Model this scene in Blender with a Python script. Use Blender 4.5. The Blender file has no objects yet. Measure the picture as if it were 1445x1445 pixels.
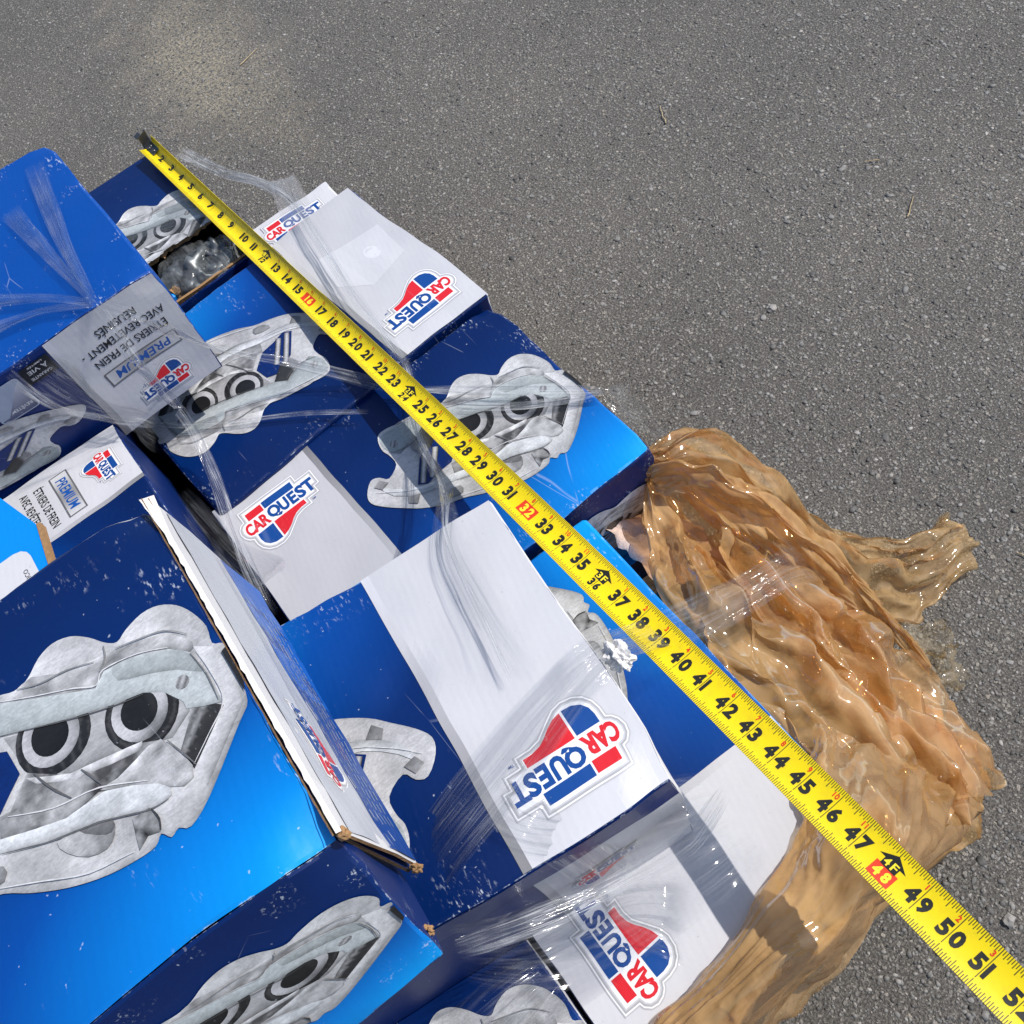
import bpy, bmesh, math, random
import numpy as np
from mathutils import Vector, Matrix, noise
from mathutils.geometry import delaunay_2d_cdt, tessellate_polygon

random.seed(7)
scene = bpy.context.scene
C = scene.collection
R = math.radians

# ------------------------------------------------------------------ camera
CAM_R = ((0.78974, -0.57426, -0.21574), (-0.59637, -0.63632, -0.48933), (0.14373, 0.5151, -0.845))  # right, down, forward
cam_d = bpy.data.cameras.new('camera')
cam_d.sensor_width = 36.0
cam_d.lens = 1494.2 / 1445 * 36.0
cam_d.clip_start = 0.02
cam_d.clip_end = 200
cam = bpy.data.objects.new('camera', cam_d)
C.objects.link(cam)
rt, dn, fw = [Vector(v) for v in CAM_R]
m3 = Matrix((rt, -dn, -fw)).transposed()
cam.matrix_world = Matrix.Translation((0, 0, 1.2)) @ m3.to_4x4()
scene.camera = cam

# ------------------------------------------------------------------ sky, sun, exposure
SUN_EL, SUN_AZ = R(49), R(-14)          # azimuth from +X towards +Y
sd = Vector((math.cos(SUN_EL) * math.cos(SUN_AZ), math.cos(SUN_EL) * math.sin(SUN_AZ), math.sin(SUN_EL)))
world = bpy.data.worlds.new('World')
scene.world = world
world.use_nodes = True
wn = world.node_tree.nodes
sky = wn.new('ShaderNodeTexSky')
sky.sky_type = 'NISHITA'
sky.sun_disc = False
sky.sun_elevation = SUN_EL
sky.sun_rotation = math.atan2(sd.x, sd.y)
world.node_tree.links.new(sky.outputs[0], wn['Background'].inputs[0])
wn['Background'].inputs[1].default_value = 0.14
sun_d = bpy.data.lights.new('sun', 'SUN')
sun_d.energy = 4.3
sun_d.angle = R(0.53)
sun_d.color = (1.0, 0.955, 0.89)
sun = bpy.data.objects.new('sun', sun_d)
sun.rotation_euler = sd.to_track_quat('Z', 'Y').to_euler()
sun.location = (2, 1, 3)
C.objects.link(sun)
scene.render.engine = 'CYCLES'
scene.view_settings.view_transform = 'Standard'
scene.view_settings.look = 'None'
scene.view_settings.exposure = 0.03
scene.view_settings.gamma = 1.0
scene.render.resolution_x = 1024
scene.render.resolution_y = 1024
scene.cycles.transparent_max_bounces = 14
scene.cycles.max_bounces = 6
scene.cycles.caustics_reflective = False
scene.cycles.caustics_refractive = False

# ------------------------------------------------------------------ node helpers
class NT:
    def __init__(s, name):
        s.m = bpy.data.materials.new(name)
        s.m.use_nodes = True
        s.t = s.m.node_tree
        s.t.nodes.clear()
        s.out = s.n('ShaderNodeOutputMaterial')

    def n(s, typ, **kw):
        nd = s.t.nodes.new(typ)
        for k, v in kw.items():
            setattr(nd, k, v)
        return nd

    def l(s, a, b):
        s.t.links.new(a, b)

    def put(s, sock, v):
        if hasattr(v, 'is_output'):
            s.l(v, sock)
        else:
            sock.default_value = v

    def math(s, op, a, b=0.0, c=0.0, clamp=False):
        nd = s.n('ShaderNodeMath', operation=op, use_clamp=clamp)
        for i, v in enumerate((a, b, c)):
            s.put(nd.inputs[i], v)
        return nd.outputs[0]

    def smooth(s, x, a, b, lo=0.0, hi=1.0):
        nd = s.n('ShaderNodeMapRange', interpolation_type='SMOOTHSTEP')
        for i, v in enumerate((x, a, b, lo, hi)):
            s.put(nd.inputs[i], v)
        return nd.outputs[0]

    def mix(s, f, a, b, mode='MIX'):
        nd = s.n('ShaderNodeMix', data_type='RGBA', blend_type=mode)
        s.put(nd.inputs[0], f)
        for i, v in ((6, a), (7, b)):
            if isinstance(v, tuple) and len(v) == 3:
                v = (*v, 1)
            s.put(nd.inputs[i], v)
        return nd.outputs[2]

    def pos(s):
        return s.n('ShaderNodeNewGeometry').outputs['Position']

    def mapping(s, vec, scale=(1, 1, 1), rot=(0, 0, 0), loc=(0, 0, 0)):
        nd = s.n('ShaderNodeMapping')
        s.l(vec, nd.inputs[0])
        nd.inputs['Scale'].default_value = scale
        nd.inputs['Rotation'].default_value = rot
        nd.inputs['Location'].default_value = loc
        return nd.outputs[0]

    def noise(s, vec, scale, detail=3.0, rough=0.5, dist=0.0):
        nd = s.n('ShaderNodeTexNoise')
        s.l(vec, nd.inputs['Vector'])
        nd.inputs['Scale'].default_value = scale
        nd.inputs['Detail'].default_value = detail
        nd.inputs['Roughness'].default_value = rough
        nd.inputs['Distortion'].default_value = dist
        return nd.outputs['Fac']

    def voro(s, vec, scale, feature='F1', rnd=1.0):
        nd = s.n('ShaderNodeTexVoronoi', feature=feature)
        s.l(vec, nd.inputs['Vector'])
        nd.inputs['Scale'].default_value = scale
        nd.inputs['Randomness'].default_value = rnd
        return nd

    def ramp(s, fac, stops):
        nd = s.n('ShaderNodeValToRGB')
        e = nd.color_ramp.elements
        while len(e) > 1:
            e.remove(e[-1])
        e[0].position, e[0].color = stops[0][0], (*stops[0][1], 1)
        for p, c in stops[1:]:
            k = e.new(p)
            k.color = (*c, 1)
        s.put(nd.inputs[0], fac)
        return nd.outputs[0]

    def bump(s, h, strength=0.3, dist=0.001, normal=None):
        nd = s.n('ShaderNodeBump')
        s.put(nd.inputs['Height'], h)
        nd.inputs['Strength'].default_value = strength
        nd.inputs['Distance'].default_value = dist
        if normal is not None:
            s.l(normal, nd.inputs['Normal'])
        return nd.outputs[0]

    def bsdf(s, col, rough=0.5, spec=0.5, normal=None, metal=0.0, **kw):
        nd = s.n('ShaderNodeBsdfPrincipled')
        if isinstance(col, tuple) and len(col) == 3:
            col = (*col, 1)
        s.put(nd.inputs['Base Color'], col)
        s.put(nd.inputs['Roughness'], rough)
        s.put(nd.inputs['Specular IOR Level'], spec)
        s.put(nd.inputs['Metallic'], metal)
        for k, v in kw.items():
            s.put(nd.inputs[k.replace('_', ' ')], v)
        if normal is not None:
            s.l(normal, nd.inputs['Normal'])
        return nd.outputs[0]

    def done(s, sh):
        s.l(sh, s.out.inputs[0])
        return s.m

    def attr(s, name, out='Fac'):
        nd = s.n('ShaderNodeAttribute', attribute_name=name)
        return nd.outputs[out]


SCUFF = (0.62, 0.68, 0.76)


def wear(t, col, amount=1.0, edge=True, tint=SCUFF):
    """rubbed board: small pale flecks, streaks in patches and worn edges"""
    p = t.pos()
    m1 = t.smooth(t.noise(p, 15, 3, 0.6), 0.57, 0.70)
    fine = t.noise(t.mapping(p, (1.0, 0.36, 1.0), (0, 0, 0.25)), 480, 2, 0.6)
    rows = t.noise(t.mapping(p, (1.0, 0.25, 1.0), (0, 0, 0.7)), 150, 1, 0.5)
    fl = t.math('MULTIPLY', t.smooth(fine, 0.54, 0.70), t.smooth(rows, 0.50, 0.62))
    fl = t.math('MULTIPLY', t.math('MULTIPLY', fl, m1), t.smooth(t.noise(p, 70, 2), 0.38, 0.6))
    spark = t.smooth(t.noise(t.mapping(p, (1, 1, 1), (0, 0, 0), (3, 7, 1)), 300, 1, 0.5), 0.765, 0.80)
    scr = t.voro(t.mapping(p, (1.0, 0.14, 1.0), (0, 0, 0.9)), 26, 'DISTANCE_TO_EDGE')
    line = t.math('MULTIPLY', t.smooth(scr.outputs['Distance'], 0.006, 0.001), t.smooth(t.noise(p, 11, 3), 0.60, 0.66))
    fac = t.math('MAXIMUM', t.math('MULTIPLY', fl, 0.62), t.math('MAXIMUM', t.math('MULTIPLY', spark, 0.4), t.math('MULTIPLY', line, 0.22)))
    if edge:
        e = t.attr('edge_dist')
        n2 = t.noise(p, 150, 4, 0.7)
        w = t.smooth(t.math('SUBTRACT', t.math('MULTIPLY', n2, 0.0062), e), 0.0028, 0.0040)
        w = t.math('MULTIPLY', w, t.smooth(t.noise(p, 20, 2), 0.40, 0.62, 0.15, 0.85))
        near = t.smooth(e, 0.028, 0.004)
        fl2 = t.math('MULTIPLY', t.math('MULTIPLY', t.smooth(fine, 0.57, 0.70), t.smooth(t.noise(p, 30, 2), 0.53, 0.64)), near)
        fac = t.math('MAXIMUM', fac, t.math('MAXIMUM', w, t.math('MULTIPLY', fl2, 0.6)))
    fac = t.math('MULTIPLY', fac, amount, clamp=True)
    return t.mix(fac, col, tint), fac


def board_bump(t):
    p = t.pos()
    a = t.noise(p, 60, 3, 0.55)
    w = t.n('ShaderNodeTexWave', wave_type='BANDS', bands_direction='X')
    t.l(t.mapping(p, (1, 1, 1), (0, 0, 0.25)), w.inputs[0])
    w.inputs['Scale'].default_value = 55
    w.inputs['Distortion'].default_value = 0.4
    h = t.math('ADD', t.math('MULTIPLY', a, 0.8), t.math('MULTIPLY', w.outputs['Fac'], 0.05))
    return t.bump(h, 0.35, 0.0012)


def mat_panel():
    t = NT('printed_blue_board')
    uv = t.n('ShaderNodeUVMap', uv_map='panel').outputs[0]
    sp = t.n('ShaderNodeSeparateXYZ')
    t.l(uv, sp.inputs[0])
    du = t.math('DIVIDE', t.math('SUBTRACT', 0.3415, sp.outputs[0]), 0.27)
    dv = t.math('DIVIDE', sp.outputs[1], 0.135)
    d = t.math('SQRT', t.math('ADD', t.math('MULTIPLY', du, du), t.math('MULTIPLY', dv, dv)))
    d = t.math('MULTIPLY', d, 0.6)
    col = t.ramp(d, [(0.0, (0.0, 0.32, 0.80)), (0.2, (0.0, 0.185, 0.60)), (0.42, (0.0, 0.058, 0.30)), (0.66, (0.0, 0.019, 0.120)), (1.0, (0.0, 0.0135, 0.090))])
    col, f = wear(t, col)
    return t.done(t.bsdf(col, t.math('ADD', 0.36, t.math('MULTIPLY', f, 0.4)), 0.32, board_bump(t)))


def mat_board(name, col, rough=0.42, amount=1.0, spec=0.4, tint=SCUFF):
    t = NT(name)
    c, f = wear(t, (*col, 1), amount, tint=tint)
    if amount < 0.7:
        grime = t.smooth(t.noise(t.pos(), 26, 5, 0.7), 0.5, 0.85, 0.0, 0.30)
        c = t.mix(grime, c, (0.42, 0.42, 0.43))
    return t.done(t.bsdf(c, rough, spec, board_bump(t)))


def mat_print(name, col=None, rough=0.38, amount=0.5, cast=False, band=False, spec=0.4):
    """ink on board; col None reads the ink colour from the colour attribute"""
    t = NT(name)
    p = t.pos()
    c = (*col, 1) if col else t.attr('ink', 'Color')
    if cast:
        n1 = t.noise(p, 140, 4, 0.65, 0.6)
        n2 = t.noise(p, 700, 2, 0.6)
        n3 = t.noise(t.mapping(p, (1, 3.2, 1), (0, 0, 0.5)), 160, 3, 0.6, 1.2)
        k = t.math('ADD', t.math('ADD', t.math('MULTIPLY', n1, 0.55), t.math('MULTIPLY', n2, 0.35)), t.math('MULTIPLY', n3, 0.7))
        k = t.smooth(k, 0.45, 1.2, 0.70, 1.24)
        c = t.mix(1.0, c, t.n('ShaderNodeCombineColor').outputs[0], 'MULTIPLY')
        cmb = [nd for nd in t.t.nodes if nd.bl_idname == 'ShaderNodeCombineColor'][-1]
        for i in range(3):
            t.l(k, cmb.inputs[i])
    if band:
        grime = t.smooth(t.noise(p, 24, 5, 0.7), 0.52, 0.85, 0.0, 0.22)
        c = t.mix(grime, c, (0.45, 0.45, 0.46))
        sp_ = t.smooth(t.noise(p, 330, 2, 0.6), 0.71, 0.76, 0, 0.45)
        c = t.mix(sp_, c, (0.25, 0.25, 0.26))
        return t.done(t.bsdf(c, rough, spec, board_bump(t)))
    c, f = wear(t, c, amount, edge=False)
    return t.done(t.bsdf(c, rough, spec, board_bump(t)))


M = {}
M['panel'] = mat_panel()
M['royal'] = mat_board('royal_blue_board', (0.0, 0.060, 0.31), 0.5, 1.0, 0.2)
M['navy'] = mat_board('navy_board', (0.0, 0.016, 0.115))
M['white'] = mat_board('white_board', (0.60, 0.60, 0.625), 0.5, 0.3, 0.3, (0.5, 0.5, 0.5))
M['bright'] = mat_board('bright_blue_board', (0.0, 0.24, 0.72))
M['caliper'] = mat_print('caliper_ink', None, 0.4, 0.6, cast=True)
M['ink'] = mat_print('flat_ink', None, 0.36, 0.35)
M['band'] = mat_print('white_ink', None, 0.45, 0.2, band=True)


def mat_kraft(name, col):
    t = NT(name)
    p = t.pos()
    k = t.noise(p, 300, 4, 0.7)
    c = t.mix(k, tuple(x * 0.55 for x in col), tuple(min(1, x * 1.35) for x in col))
    return t.done(t.bsdf(c, 0.85, 0.15, t.bump(t.noise(p, 500, 3), 0.7, 0.001)))


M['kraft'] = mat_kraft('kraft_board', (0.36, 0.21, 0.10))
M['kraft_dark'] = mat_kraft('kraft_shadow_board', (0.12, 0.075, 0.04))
M['paper'] = mat_kraft('stained_paper', (0.66, 0.52, 0.46))
M['torn'] = mat_kraft('torn_white_paper', (0.72, 0.70, 0.68))


# ------------------------------------------------------------------ object helpers
def empty(name, loc=(0, 0, 0), rz=0.0):
    o = bpy.data.objects.new(name, None)
    o.empty_display_size = 0.03
    o.location = loc
    o.rotation_euler = (0, 0, rz)
    C.objects.link(o)
    return o


def tag(o, label=None, cat=None, group=None, kind=None):
    for k, v in (('label', label), ('category', cat), ('group', group), ('kind', kind)):
        if v:
            o[k] = v
    return o


def mesh(name, verts, faces, mats, parent=None, fmat=None, smooth=False, ink=None, sharp=None):
    me = bpy.data.meshes.new(name)
    me.from_pydata([tuple(v) for v in verts], [], [tuple(f) for f in faces])
    for m_ in (mats if isinstance(mats, (list, tuple)) else [mats]):
        me.materials.append(m_)
    if fmat is not None:
        me.polygons.foreach_set('material_index', fmat)
    if smooth:
        me.polygons.foreach_set('use_smooth', [True] * len(me.polygons))
    if ink is not None:
        a = me.color_attributes.new('ink', 'FLOAT_COLOR', 'POINT')
        flat = []
        for c in ink:
            flat += [c[0], c[1], c[2], 1.0]
        a.data.foreach_set('color', flat)
    if 'edge_dist' not in me.attributes:
        at_ = me.attributes.new('edge_dist', 'FLOAT', 'POINT')
        at_.data.foreach_set('value', [0.05] * len(me.vertices))
    me.update()
    if sharp:
        me.set_sharp_from_angle(angle=sharp)
    o = bpy.data.objects.new(name, me)
    C.objects.link(o)
    if parent is not None:
        o.parent = parent
    return o


def catmull(pts, n=4, closed=True):
    out = []
    N = len(pts)
    rng = range(N if closed else N - 1)
    for i in rng:
        if closed:
            p0, p1, p2, p3 = pts[i - 1], pts[i], pts[(i + 1) % N], pts[(i + 2) % N]
        else:
            p0, p1, p2, p3 = pts[max(i - 1, 0)], pts[i], pts[i + 1], pts[min(i + 2, N - 1)]
        for k in range(n):
            t = k / n
            out.append(tuple(0.5 * (2 * b + (c - a) * t + (2 * a - 5 * b + 4 * c - d) * t * t + (3 * b - a - 3 * c + d) * t ** 3) for a, b, c, d in zip(p0, p1, p2, p3)))
    if not closed:
        out.append(tuple(pts[-1]))
    return out


def fill(poly, step=None):
    """triangulate a closed 2-D outline, with inner points when step is given"""
    if step is not None:
        q = []
        for i in range(len(poly)):
            a, b = Vector(poly[i][:2]), Vector(poly[(i + 1) % len(poly)][:2])
            m = max(1, int((b - a).length / step))
            q += [tuple(a.lerp(b, k / m)) for k in range(m)]
        poly = q
    pts = [Vector(p[:2]) for p in poly]
    n = len(pts)
    if step is None:
        tri = tessellate_polygon([[Vector((p[0], p[1], 0)) for p in poly]])
        return [tuple(p) for p in pts], [tuple(t) for t in tri]
    xs = [p.x for p in pts]
    ys = [p.y for p in pts]
    x = math.floor(min(xs) / step) * step
    while x < max(xs):
        y = math.floor(min(ys) / step) * step
        while y < max(ys):
            ins = False
            for i in range(n):
                a, b = pts[i], pts[(i + n - 1) % n]
                if (a.y > y) != (b.y > y) and x < (b.x - a.x) * (y - a.y) / (b.y - a.y) + a.x:
                    ins = not ins
            if ins:
                pts.append(Vector((x + random.uniform(-.1, .1) * step, y + random.uniform(-.1, .1) * step)))
            y += step
        x += step
    r = delaunay_2d_cdt(pts, [(i, (i + 1) % n) for i in range(n)], [list(range(n))], 1, 1e-5)
    return [tuple(v) for v in r[0]], [tuple(f) for f in r[2]]


_font_cache = {}


def text_mesh(s, bold=0.0, shear=0.0, space=1.0):
    """2-D vertices and faces of a word, cap height about 1, starting at x = 0"""
    key = (s, bold, shear, space)
    if key not in _font_cache:
        cu = bpy.data.curves.new('t', 'FONT')
        cu.body = s
        cu.size = 1.0
        cu.offset = bold
        cu.shear = shear
        cu.space_character = space
        cu.resolution_u = 3
        cu.fill_mode = 'FRONT'
        o = bpy.data.objects.new('t', cu)
        C.objects.link(o)
        bpy.context.view_layer.update()
        me = o.to_mesh()
        v = [(p.co.x, p.co.y) for p in me.vertices]
        f = [tuple(p.vertices) for p in me.polygons]
        o.to_mesh_clear()
        bpy.data.objects.remove(o)
        bpy.data.curves.remove(cu)
        x0, x1 = min(p[0] for p in v), max(p[0] for p in v)
        y0, y1 = min(p[1] for p in v), max(p[1] for p in v)
        _font_cache[key] = ([(a - x0, b - y0) for a, b in v], f, x1 - x0, y1 - y0)
    return _font_cache[key]


def text_fit(s, x0, y0, w, h, bold=0.02, shear=0.0, space=1.0):
    v, f, tw, th = text_mesh(s, bold, shear, space)
    return [(x0 + a / tw * w, y0 + b / th * h) for a, b in v], f


# ------------------------------------------------------------------ cartons
FACES = {'top': ((0, 0, 1), (1, 0, 1), (1, 1, 1), (0, 1, 1)), 'bottom': ((0, 1, 0), (1, 1, 0), (1, 0, 0), (0, 0, 0)),
         'front': ((0, 0, 0), (1, 0, 0), (1, 0, 1), (0, 0, 1)), 'back': ((1, 1, 0), (0, 1, 0), (0, 1, 1), (1, 1, 1)),
         'right': ((1, 0, 0), (1, 1, 0), (1, 1, 1), (1, 0, 1)), 'left': ((0, 1, 0), (0, 0, 0), (0, 0, 1), (0, 1, 1))}


class Carton:
    def __init__(s, name, loc, yaw, L=0.3415, W=0.246, H=0.14, mats=None, amp=0.0026, corners=None, seed=0, label='', group='blue and white brake part cartons piled on the pallet', cat='box', dents=(), skip=()):
        s.L, s.W, s.H, s.amp, s.seed = L, W, H, amp, seed
        s.e = empty(name, loc, R(yaw))
        tag(s.e, label, cat, group)
        s.c = {}
        for i in (0, 1):
            for j in (0, 1):
                for k in (0, 1):
                    s.c[(i, j, k)] = Vector(((i - .5) * L, (j - .5) * W, k * H))
        for key, v in (corners or {}).items():
            s.c[key] = Vector(v)
        s.dents = dents
        s.body(mats or {}, skip)

    def warp(s, p):
        o = Vector((s.seed * 3.7, s.seed * 1.3, s.seed * 5.1))
        n = noise.noise_vector(p * 9 + o) * s.amp + noise.noise_vector(p * 28 + o) * s.amp * 0.35
        q = p + n
        for (c, r, d) in s.dents:
            k = (p - Vector(c)).length / r
            if k < 1:
                q = q + Vector(d) * (1 - k * k) ** 2
        return q

    def dims(s, face):
        c = [s.c[k] for k in FACES[face]]
        return (c[1] - c[0]).length, (c[3] - c[0]).length

    def at(s, face, a, b, off=0.0):
        c = [s.c[k] for k in FACES[face]]
        p = c[0] * (1 - a) * (1 - b) + c[1] * a * (1 - b) + c[2] * a * b + c[3] * (1 - a) * b
        nrm = (c[1] - c[0]).cross(c[3] - c[0]).normalized()
        return s.warp(p) + nrm * off

    def body(s, mats, skip):
        names = ['panel', 'royal', 'navy', 'white', 'bright', 'kraft', 'kraft_dark']
        verts, idx, edge, faces, fm, uvs = [], {}, [], [], [], []
        r = 0.0030
        for face in FACES:
            if face in skip:
                continue
            fl, fh = s.dims(face)
            def lines(n):
                k = max(3, int(n / 0.0085))
                return [0, r / n] + [r / n + (1 - 2 * r / n) * i / k for i in range(1, k)] + [1 - r / n, 1]
            A, B = lines(fl), lines(fh)
            c = [s.c[k] for k in FACES[face]]
            nrm = (c[1] - c[0]).cross(c[3] - c[0]).normalized()
            ex, ey = (c[1] - c[0]).normalized(), (c[3] - c[0]).normalized()
            grid = {}
            for i, a in enumerate(A):
                for j, b in enumerate(B):
                    p = c[0] * (1 - a) * (1 - b) + c[1] * a * (1 - b) + c[2] * a * b + c[3] * (1 - a) * b
                    key = (round(p.x, 5), round(p.y, 5), round(p.z, 5))
                    if key not in idx:
                        idx[key] = len(verts)
                        q = s.warp(p)
                        ctr = Vector((0, 0, s.H / 2))
                        on = (i in (0, len(A) - 1)) + (j in (0, len(B) - 1))
                        if on:
                            # pull the very edge in so that it is rounded, unevenly crushed
                            k_ = r * (0.34 + 0.50 * noise.noise(p * 45 + Vector((s.seed, 0, 0)))) * (1.0 if on == 1 else 1.6)
                            d = Vector((0, 0, 0))
                            if i == 0: d += ex
                            if i == len(A) - 1: d -= ex
                            if j == 0: d += ey
                            if j == len(B) - 1: d -= ey
                            q = q + d * k_ - nrm * k_
                        verts.append(q)
                        edge.append(min(min(a, 1 - a) * fl, min(b, 1 - b) * fh))
                    grid[i, j] = idx[key]
            mi = names.index(mats.get(face, 'panel'))
            for i in range(len(A) - 1):
                for j in range(len(B) - 1):
                    f = (grid[i, j], grid[i + 1, j], grid[i + 1, j + 1], grid[i, j + 1])
                    if len(set(f)) < 4:
                        continue
                    faces.append(f)
                    fm.append(mi)
                    sx, sy = 0.3415, 0.246
                    uvs += [(A[i] * sx, B[j] * sy), (A[i + 1] * sx, B[j] * sy), (A[i + 1] * sx, B[j + 1] * sy), (A[i] * sx, B[j + 1] * sy)]
        s.flip = {}
        o = mesh('carton', verts, faces, [M[n] for n in names], s.e, fm, smooth=True)
        me = o.data
        uv = me.uv_layers.new(name='panel')
        uv.data.foreach_set('uv', [x for p in uvs for x in p])
        at = me.attributes['edge_dist']
        at.data.foreach_set('value', edge)
        me.set_sharp_from_angle(angle=R(16))
        s.o = o

    def rotate_uv(s, face, names='panel'):
        pass

    # -- ink laid on a face; coordinates in centimetres from the face's lower left corner
    def ink(s, name, face, layers, mat='ink', rot=False, lift=0.0, label=None, clip=None, size=None):
        fl, fh = s.dims(face)
        fl, fh = (size or (fl * 100, fh * 100))
        V, F, K = [], [], []
        for n, (v, f, col) in enumerate(layers):
            b0 = len(V)
            for (x, y) in v:
                if clip:
                    x = min(max(x, clip[0]), clip[2]); y = min(max(y, clip[1]), clip[3])
                a, b = x / fl, y / fh
                if rot:
                    a, b = 1 - a, 1 - b
                V.append(s.at(face, a, b, 0.00040 + lift + (min(n, 6) * 0.00010 if name == 'logo' else n * 0.00003)))
                K.append(col(x, y) if callable(col) else col)
            F += [tuple(b0 + k for k in t) for t in f]
        o = mesh(name, V, F, M[mat], s.e, ink=K)
        # ink lies face up
        me = o.data
        c = [s.c[k] for k in FACES[face]]
        nrm = (c[1] - c[0]).cross(c[3] - c[0])
        bm = bmesh.new()
        bm.from_mesh(me)
        bm.normal_update()
        bmesh.ops.reverse_faces(bm, faces=[f for f in bm.faces if f.normal.dot(nrm) < 0])
        bm.to_mesh(me)
        bm.free()
        if label:
            o['label'] = label
        return o


def rect(x0, y0, x1, y1, step=0.6):
    nx, ny = max(1, int(abs(x1 - x0) / step)), max(1, int(abs(y1 - y0) / step))
    v = [(x0 + (x1 - x0) * i / nx, y0 + (y1 - y0) * j / ny) for i in range(nx + 1) for j in range(ny + 1)]
    f = [(i * (ny + 1) + j, (i + 1) * (ny + 1) + j, (i + 1) * (ny + 1) + j + 1, i * (ny + 1) + j + 1) for i in range(nx) for j in range(ny)]
    return v, f


def poly(pts, smooth=0, step=None):
    return fill(catmull(pts, smooth) if smooth else pts, step)


WHITE = (0.605, 0.605, 0.635)
RED = (0.66, 0.018, 0.028)
BLUE = (0.006, 0.062, 0.27)
NAVY = (0.0, 0.017, 0.12)
BLACK = (0.012, 0.012, 0.013)


def band_layers(h, sy=1.0, tone=1.0):
    WHITE = tuple(tone * c for c in globals()['WHITE'])
    def col(x, y):
        k = 1.0
        if x > 10.3:
            k = 0.42 + 0.0 * x
        elif x > 9.9:
            k = 0.42 + 0.58 * (10.3 - x) / 0.4
        return tuple(c * k for c in WHITE)
    def plain(x, y):
        t = y / h
        k = 0.86 + 0.14 * t
        return tuple(c * k for c in WHITE)
    def strip(x, y):
        k = 0.78 - 0.36 * (y / h)
        k = min(1.0, max(0.35, 0.98 - 0.62 * (y / h)))
        return tuple(c * k for c in WHITE)
    return [(*rect(0.12, 0.12, 10.45, h - 0.12), plain), (*rect(10.45, 0.12, 11.1, h - 0.12), strip)]


def logo_layers(x0=0.0, y0=0.0, k=1.0, r90=False):
    """the car-shaped badge; outline traced around (5.35, 19.5)"""
    P = lambda pts: [((x - 5.35) * k + x0, (y - 19.45) * k + y0) for x, y in pts]
    out = [(9.75, 21.5), (8.05, 21.5), (8.05, 22.35), (1.8, 22.35), (1.8, 21.1), (1.45, 21.0), (1.1, 20.6), (1.0, 20.05), (1.15, 19.5), (1.45, 19.1), (1.8, 18.9), (1.82, 18.2), (2.0, 17.55), (2.4, 17.0), (3.0, 16.65), (3.8, 16.55), (4.5, 16.75), (5.3, 17.3), (6.2, 17.95), (7.0, 18.15), (8.05, 18.15), (8.05, 18.85), (9.2, 18.85), (9.2, 19.7), (9.75, 19.7)]
    cx, cy = 5.3, 19.5
    def shrink(p, d):
        # inward offset of the outline
        n = len(p)
        res = []
        for i in range(n):
            a, b, c = Vector(p[i - 1]), Vector(p[i]), Vector(p[(i + 1) % n])
            d1, d2 = (b - a).normalized(), (c - b).normalized()
            n1, n2 = Vector((d1.y, -d1.x)), Vector((d2.y, -d2.x))
            bi = (n1 + n2)
            bi = bi / max(0.5, bi.length_squared / 2) if bi.length > 1e-4 else n1
            res.append(tuple(b + bi * d))
        return res
    area = sum(out[i - 1][0] * out[i][1] - out[i][0] * out[i - 1][1] for i in range(len(out)))
    sgn = 1 if area < 0 else -1
    fill = lambda q: globals()['fill'](q, 0.28 * max(k, 0.6))
    L = [(*fill(P(shrink(out, -0.13 * sgn))), (0.46, 0.46, 0.48)), (*fill(P(shrink(out, -0.04 * sgn))), (0.84, 0.84, 0.86)), (*fill(P(shrink(out, 0.06 * sgn))), (0.40, 0.40, 0.42)), (*fill(P(shrink(out, 0.19 * sgn))), (0.56, 0.56, 0.58)), (*fill(P(shrink(out, 0.30 * sgn))), (0.82, 0.82, 0.84))]
    dome = [(4.02, 19.05), (2.3, 19.05), (2.3, 18.4), (2.42, 17.85), (2.75, 17.4), (3.3, 17.13), (4.02, 17.1)]
    sw = [(4.2, 17.15), (4.2, 19.1), (7.65, 19.1), (7.65, 18.5), (7.0, 18.5), (6.3, 18.32), (5.8, 18.02), (5.3, 17.62), (4.75, 17.3)]
    def shade(c):
        return lambda x, y: tuple(v * (0.85 + 0.3 * math.sin((x + y) * 2.1 / k)) + 0.012 for v in c)
    L += [(*fill(P(dome)), BLUE), (*fill(P(sw)), RED), (*fill(P([(2.3, 20.9), (4.1, 20.9), (4.1, 21.75), (2.3, 21.75)])), RED), (*fill(P([(4.25, 20.95), (7.6, 20.95), (7.6, 21.8), (4.25, 21.8)])), BLUE)]
    for ch, a, w, y, h, c in (('C', 1.55, 0.82, 19.28, 1.40, RED), ('A', 2.28, 0.98, 19.28, 1.40, RED), ('R', 3.22, 0.86, 19.28, 1.40, RED), ('Q', 4.15, 1.30, 19.22, 1.62, BLUE), ('U', 5.45, 0.98, 19.34, 1.46, BLUE), ('E', 6.58, 0.80, 19.34, 1.46, BLUE), ('S', 7.45, 0.88, 19.34, 1.52, BLUE), ('T', 8.28, 1.12, 19.34, 1.52, BLUE)):
        v, f = text_fit(ch, a, y, w, h, 0.045)
        L.append((P(v), f, c))
    L.append((*[(P(v), f) for v, f in [text_fit('TM', 8.3, 18.35, 0.35, 0.18, 0.01)]][0], BLUE))
    return L


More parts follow.
